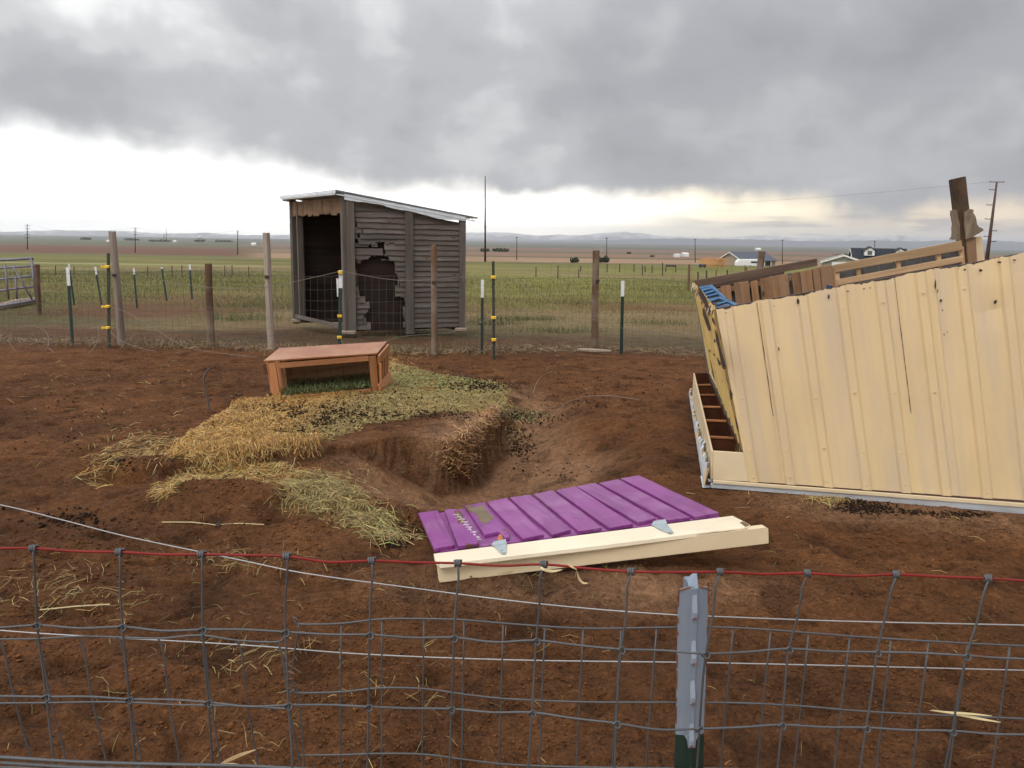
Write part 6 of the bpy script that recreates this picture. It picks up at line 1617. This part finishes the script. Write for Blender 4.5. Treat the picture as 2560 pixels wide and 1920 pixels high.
# grass and weeds beyond the fence
def blades(x, y, h, w, lean, col):
    n = len(x); a = rng.uniform(0, 2*np.pi, n); z = H(x, y); V = np.zeros((n, 6, 3)); la = rng.uniform(0, 2*np.pi, n)
    for k, (t, f) in enumerate(((0, 1), (.55, .8), (1, .12))):
        bx = x+np.cos(la)*lean*h*t*t; by = y+np.sin(la)*lean*h*t*t
        for s_, sg in enumerate((-1, 1)):
            V[:, 2*k+s_, 0] = bx+sg*np.cos(a)*w/2*f; V[:, 2*k+s_, 1] = by+sg*np.sin(a)*w/2*f*.3; V[:, 2*k+s_, 2] = z-.01+h*t*(1-.25*lean*t)
    b = np.arange(n)[:, None]*6
    return V.reshape(-1, 3), np.concatenate([b+np.array([[0, 1, 3, 2]]), b+np.array([[2, 3, 5, 4]])]), np.repeat(col, 6, axis=0)
N2 = 150000; y = np.exp(rng.uniform(math.log(11.7), math.log(80), N2)); y = y[rng.random(N2) > sst(30, 78, y)]; N2 = len(y); x = rng.uniform(-.80, .62, N2)*y
dens = fbm(x*.9, y*.9, 44, 3); patchv = fbm(x*.22, y*.30, 96, 4)
keep = (rng.random(N2) < np.clip(.42+1.3*dens+sst(14, 24, y+5*patchv)*.6, .05, 1)*(1-np.exp(-(((x+3.0)/2.2)**2+((y-14.4)/1.7)**2)**1.5))); x, y, patchv = x[keep], y[keep], patchv[keep]; n = len(x)
q_ = sst(13, 24, y+6*patchv); gc_, _ = ground_color(x, np.maximum(y, 13.0))
h = (.022+.105*q_*sst(14, 24, y))*(1-.75*sst(30, 75, y))*rng.uniform(.5, 1.4, n)*(1-.35*sst(.1, .3, -patchv)); c = gc_*rng.uniform(.55, 1.2, (n, 1))
g_ = rng.random(n) < .22*(1-q_); c[g_] = pal(g_.sum(), [(.07, .12, .035), (.10, .14, .05)], [1, 1]); d_ = rng.random(n) < .20; c[d_] = pal(d_.sum(), [(.30, .24, .12), (.24, .17, .09)], [1, 1])
V, Fs, C = blades(x, y, h, .0045*(y/12), rng.uniform(.2, 1.3, n), tofit(c)); stuff_mesh('grass', V, Fs, 'blade', C, 'patchy green and dry tan pasture grass beyond the back fence', 'grass')
n = 9000; x = rng.uniform(-9.3, 4.6, n); y = np.interp(x, [a for a, b in FY], [b for a, b in FY])+rng.normal(.12, .22, n); k = rng.random(n) < np.clip(.55+1.4*fbm(x*1.3, y*.6, 19, 3), .1, 1); x, y = x[k], y[k]; n = len(x)
parts = [blades(x, y, rng.uniform(.03, .20, n)*(1-.3*np.clip(x/4, 0, 1)), .0045, rng.uniform(.3, 1.3, n), tofit(pal(n, [(.26, .19, .11), (.15, .09, .05), (.10, .12, .045), (.34, .27, .16)], [3, 2, 2.2, 1])))]
q = np.stack([rng.uniform(-9.3, 4.6, 3500), rng.normal(0, .2, 3500)], 1); q[:, 1] += np.interp(q[:, 0], [a for a, b in FY], [b for a, b in FY])+.02
parts.append(strands(q, .14, .004, .05, tofit(pal(3500, [(.28, .20, .12), (.16, .10, .06), (.36, .29, .18)], [3, 2, 1])), None))
V, Fs, C = join(parts); stuff_mesh('dry_weeds', V, Fs, 'blade', C, 'dry weeds and twiggy debris caught along the foot of the back fence', 'weeds')
# a few taller plants around the shed foot and single weeds
parts = []
for px, py, r, n, hh in ((600, 800, .5, 500, .30), (640, 768, .7, 500, .3), (1210, 812, .5, 420, .22), (1260, 800, .5, 400, .22), (860, 842, .5, 260, .08), (980, 842, .6, 300, .08), (1100, 838, .6, 300, .08), (1400, 830, .5, 500, .18), (1430, 760, .8, 300, .25), (1345, 800, .4, 300, .2), (1640, 810, .6, 400, .18)):
    c0 = GH(px, py); x = c0.x+rng.normal(0, r, n); y = c0.y+rng.normal(0, r*.5, n)
    parts.append(blades(x, y, rng.uniform(.3, 1, n)*hh, .006, rng.uniform(.2, .8, n), tofit(pal(n, [(.06, .095, .03), (.10, .13, .05), (.17, .15, .07)], [3, 2, 1.4]))))
V, Fs, C = join(parts); stuff_mesh('weed_tufts', V, Fs, 'blade', C, 'greener weed tufts around the grey board shed', 'weeds')
# small single things
def stalks(name, label, segs, mat, cat='straw'):
    m = MB(); 
    for pts, r in segs: m.tube(smooth_pts([Vector(p_) for p_ in pts], 3), r, 5)
    return meta(m.build(name, mat), label, cat)
g = GH(548, 1318, 40); o = thing('twig', g, 'dark forked twig standing in the dirt below the hump', 'twig')
for pts in ([g, P(549, 1300, g.y), P(548, 1290, g.y)], [P(540, 1312, g.y), P(552, 1304, g.y)]):
    m = MB(); m.tube(pts, .006, 5); m.build('branch', 'darkwood', o)
for (pts, lab) in (([GH(548, 1314, 40), GH(600, 1311, 40), GH(660, 1314, 40)], 'long pale stalk lying right of the dark twig'), ([GH(546, 1316, 40), GH(480, 1308, 40), GH(405, 1308, 40)], 'long pale stalk lying left of the dark twig'),
                   ([GH(100, 1528, 40), GH(190, 1519, 40), GH(275, 1514, 40)], 'long straw stalk on the dirt at the lower left'), ([GH(725, 1182, 40)+Vector((0, 0, .02)), P(735, 1160, GH(725, 1182, 40).y), P(738, 1145, GH(725, 1182, 40).y)], 'upright straw stalk at the front edge of the pad')):
    m = MB(); m.tube([q+Vector((0, 0, .006)) for q in pts], .0032, 5); meta(m.build('straw_stalk', 'palestraw'), lab, 'straw')
def leafstrip(name, pts, w, label, mat='palestraw', up=Vector((0, -.6, .8)), d=None):
    q = [P(a, b, dd_) for a, b, dd_ in pts]; m = MB(); q = smooth_pts(q, 4); vs = []
    for i, c in enumerate(q):
        t = (q[min(i+1, len(q)-1)]-q[max(i-1, 0)]).normalized(); s_ = t.cross(up).normalized()*w*math.sin(math.pi*(i+.6)/(len(q)+.2)); e_ = up*.0003
        vs += [c-s_+e_, c+s_+e_, c+s_-e_, c-s_-e_]
    fs = [(4*i+k, 4*i+(k+1) % 4, 4*i+4+(k+1) % 4, 4*i+4+k) for i in range(len(q)-1) for k in range(4)]; m.add(vs, fs)
    return meta(m.build(name, mat), label, 'straw')
leafstrip('straw_leaf', [(1352, 1416, .95), (1358, 1423, .945), (1380, 1428, .95), (1405, 1424, .955)], .0022, 'dry leaf caught on the red wire beside a wire knot')
leafstrip('straw_leaf', [(1421, 1412, .945), (1432, 1418, .945), (1442, 1424, .95)], .0016, 'short dry leaf lying across the red wire right of centre')
leafstrip('straw_leaf', [(1443, 1428, .96), (1447, 1445, .96), (1457, 1457, .96), (1470, 1458, .96)], .0016, 'curled dry leaf hanging just below the red wire')
leafstrip('straw_leaf', [(2325, 1776, 1.0), (2370, 1781, 1.0), (2430, 1785, 1.0), (2480, 1790, 1.0)], .0016, 'upper pale straw blade resting on the mesh at lower right')
leafstrip('straw_leaf', [(2330, 1775, 1.0), (2390, 1785, 1.0), (2450, 1797, 1.0), (2502, 1806, 1.0)], .0019, 'lower pale straw blade crossing the mesh at lower right')
leafstrip('straw_leaf', [(545, 1915, .98), (570, 1901, .98), (600, 1888, .97), (640, 1874, .97)], .0028, 'broad brown straw blade stuck in the fence at the bottom edge', 'browstraw')
leafstrip('straw_leaf', [(545, 1913, .97), (580, 1912, .97), (620, 1917, .97)], .0022, 'pale straw blade lying flat on the bottom wire')
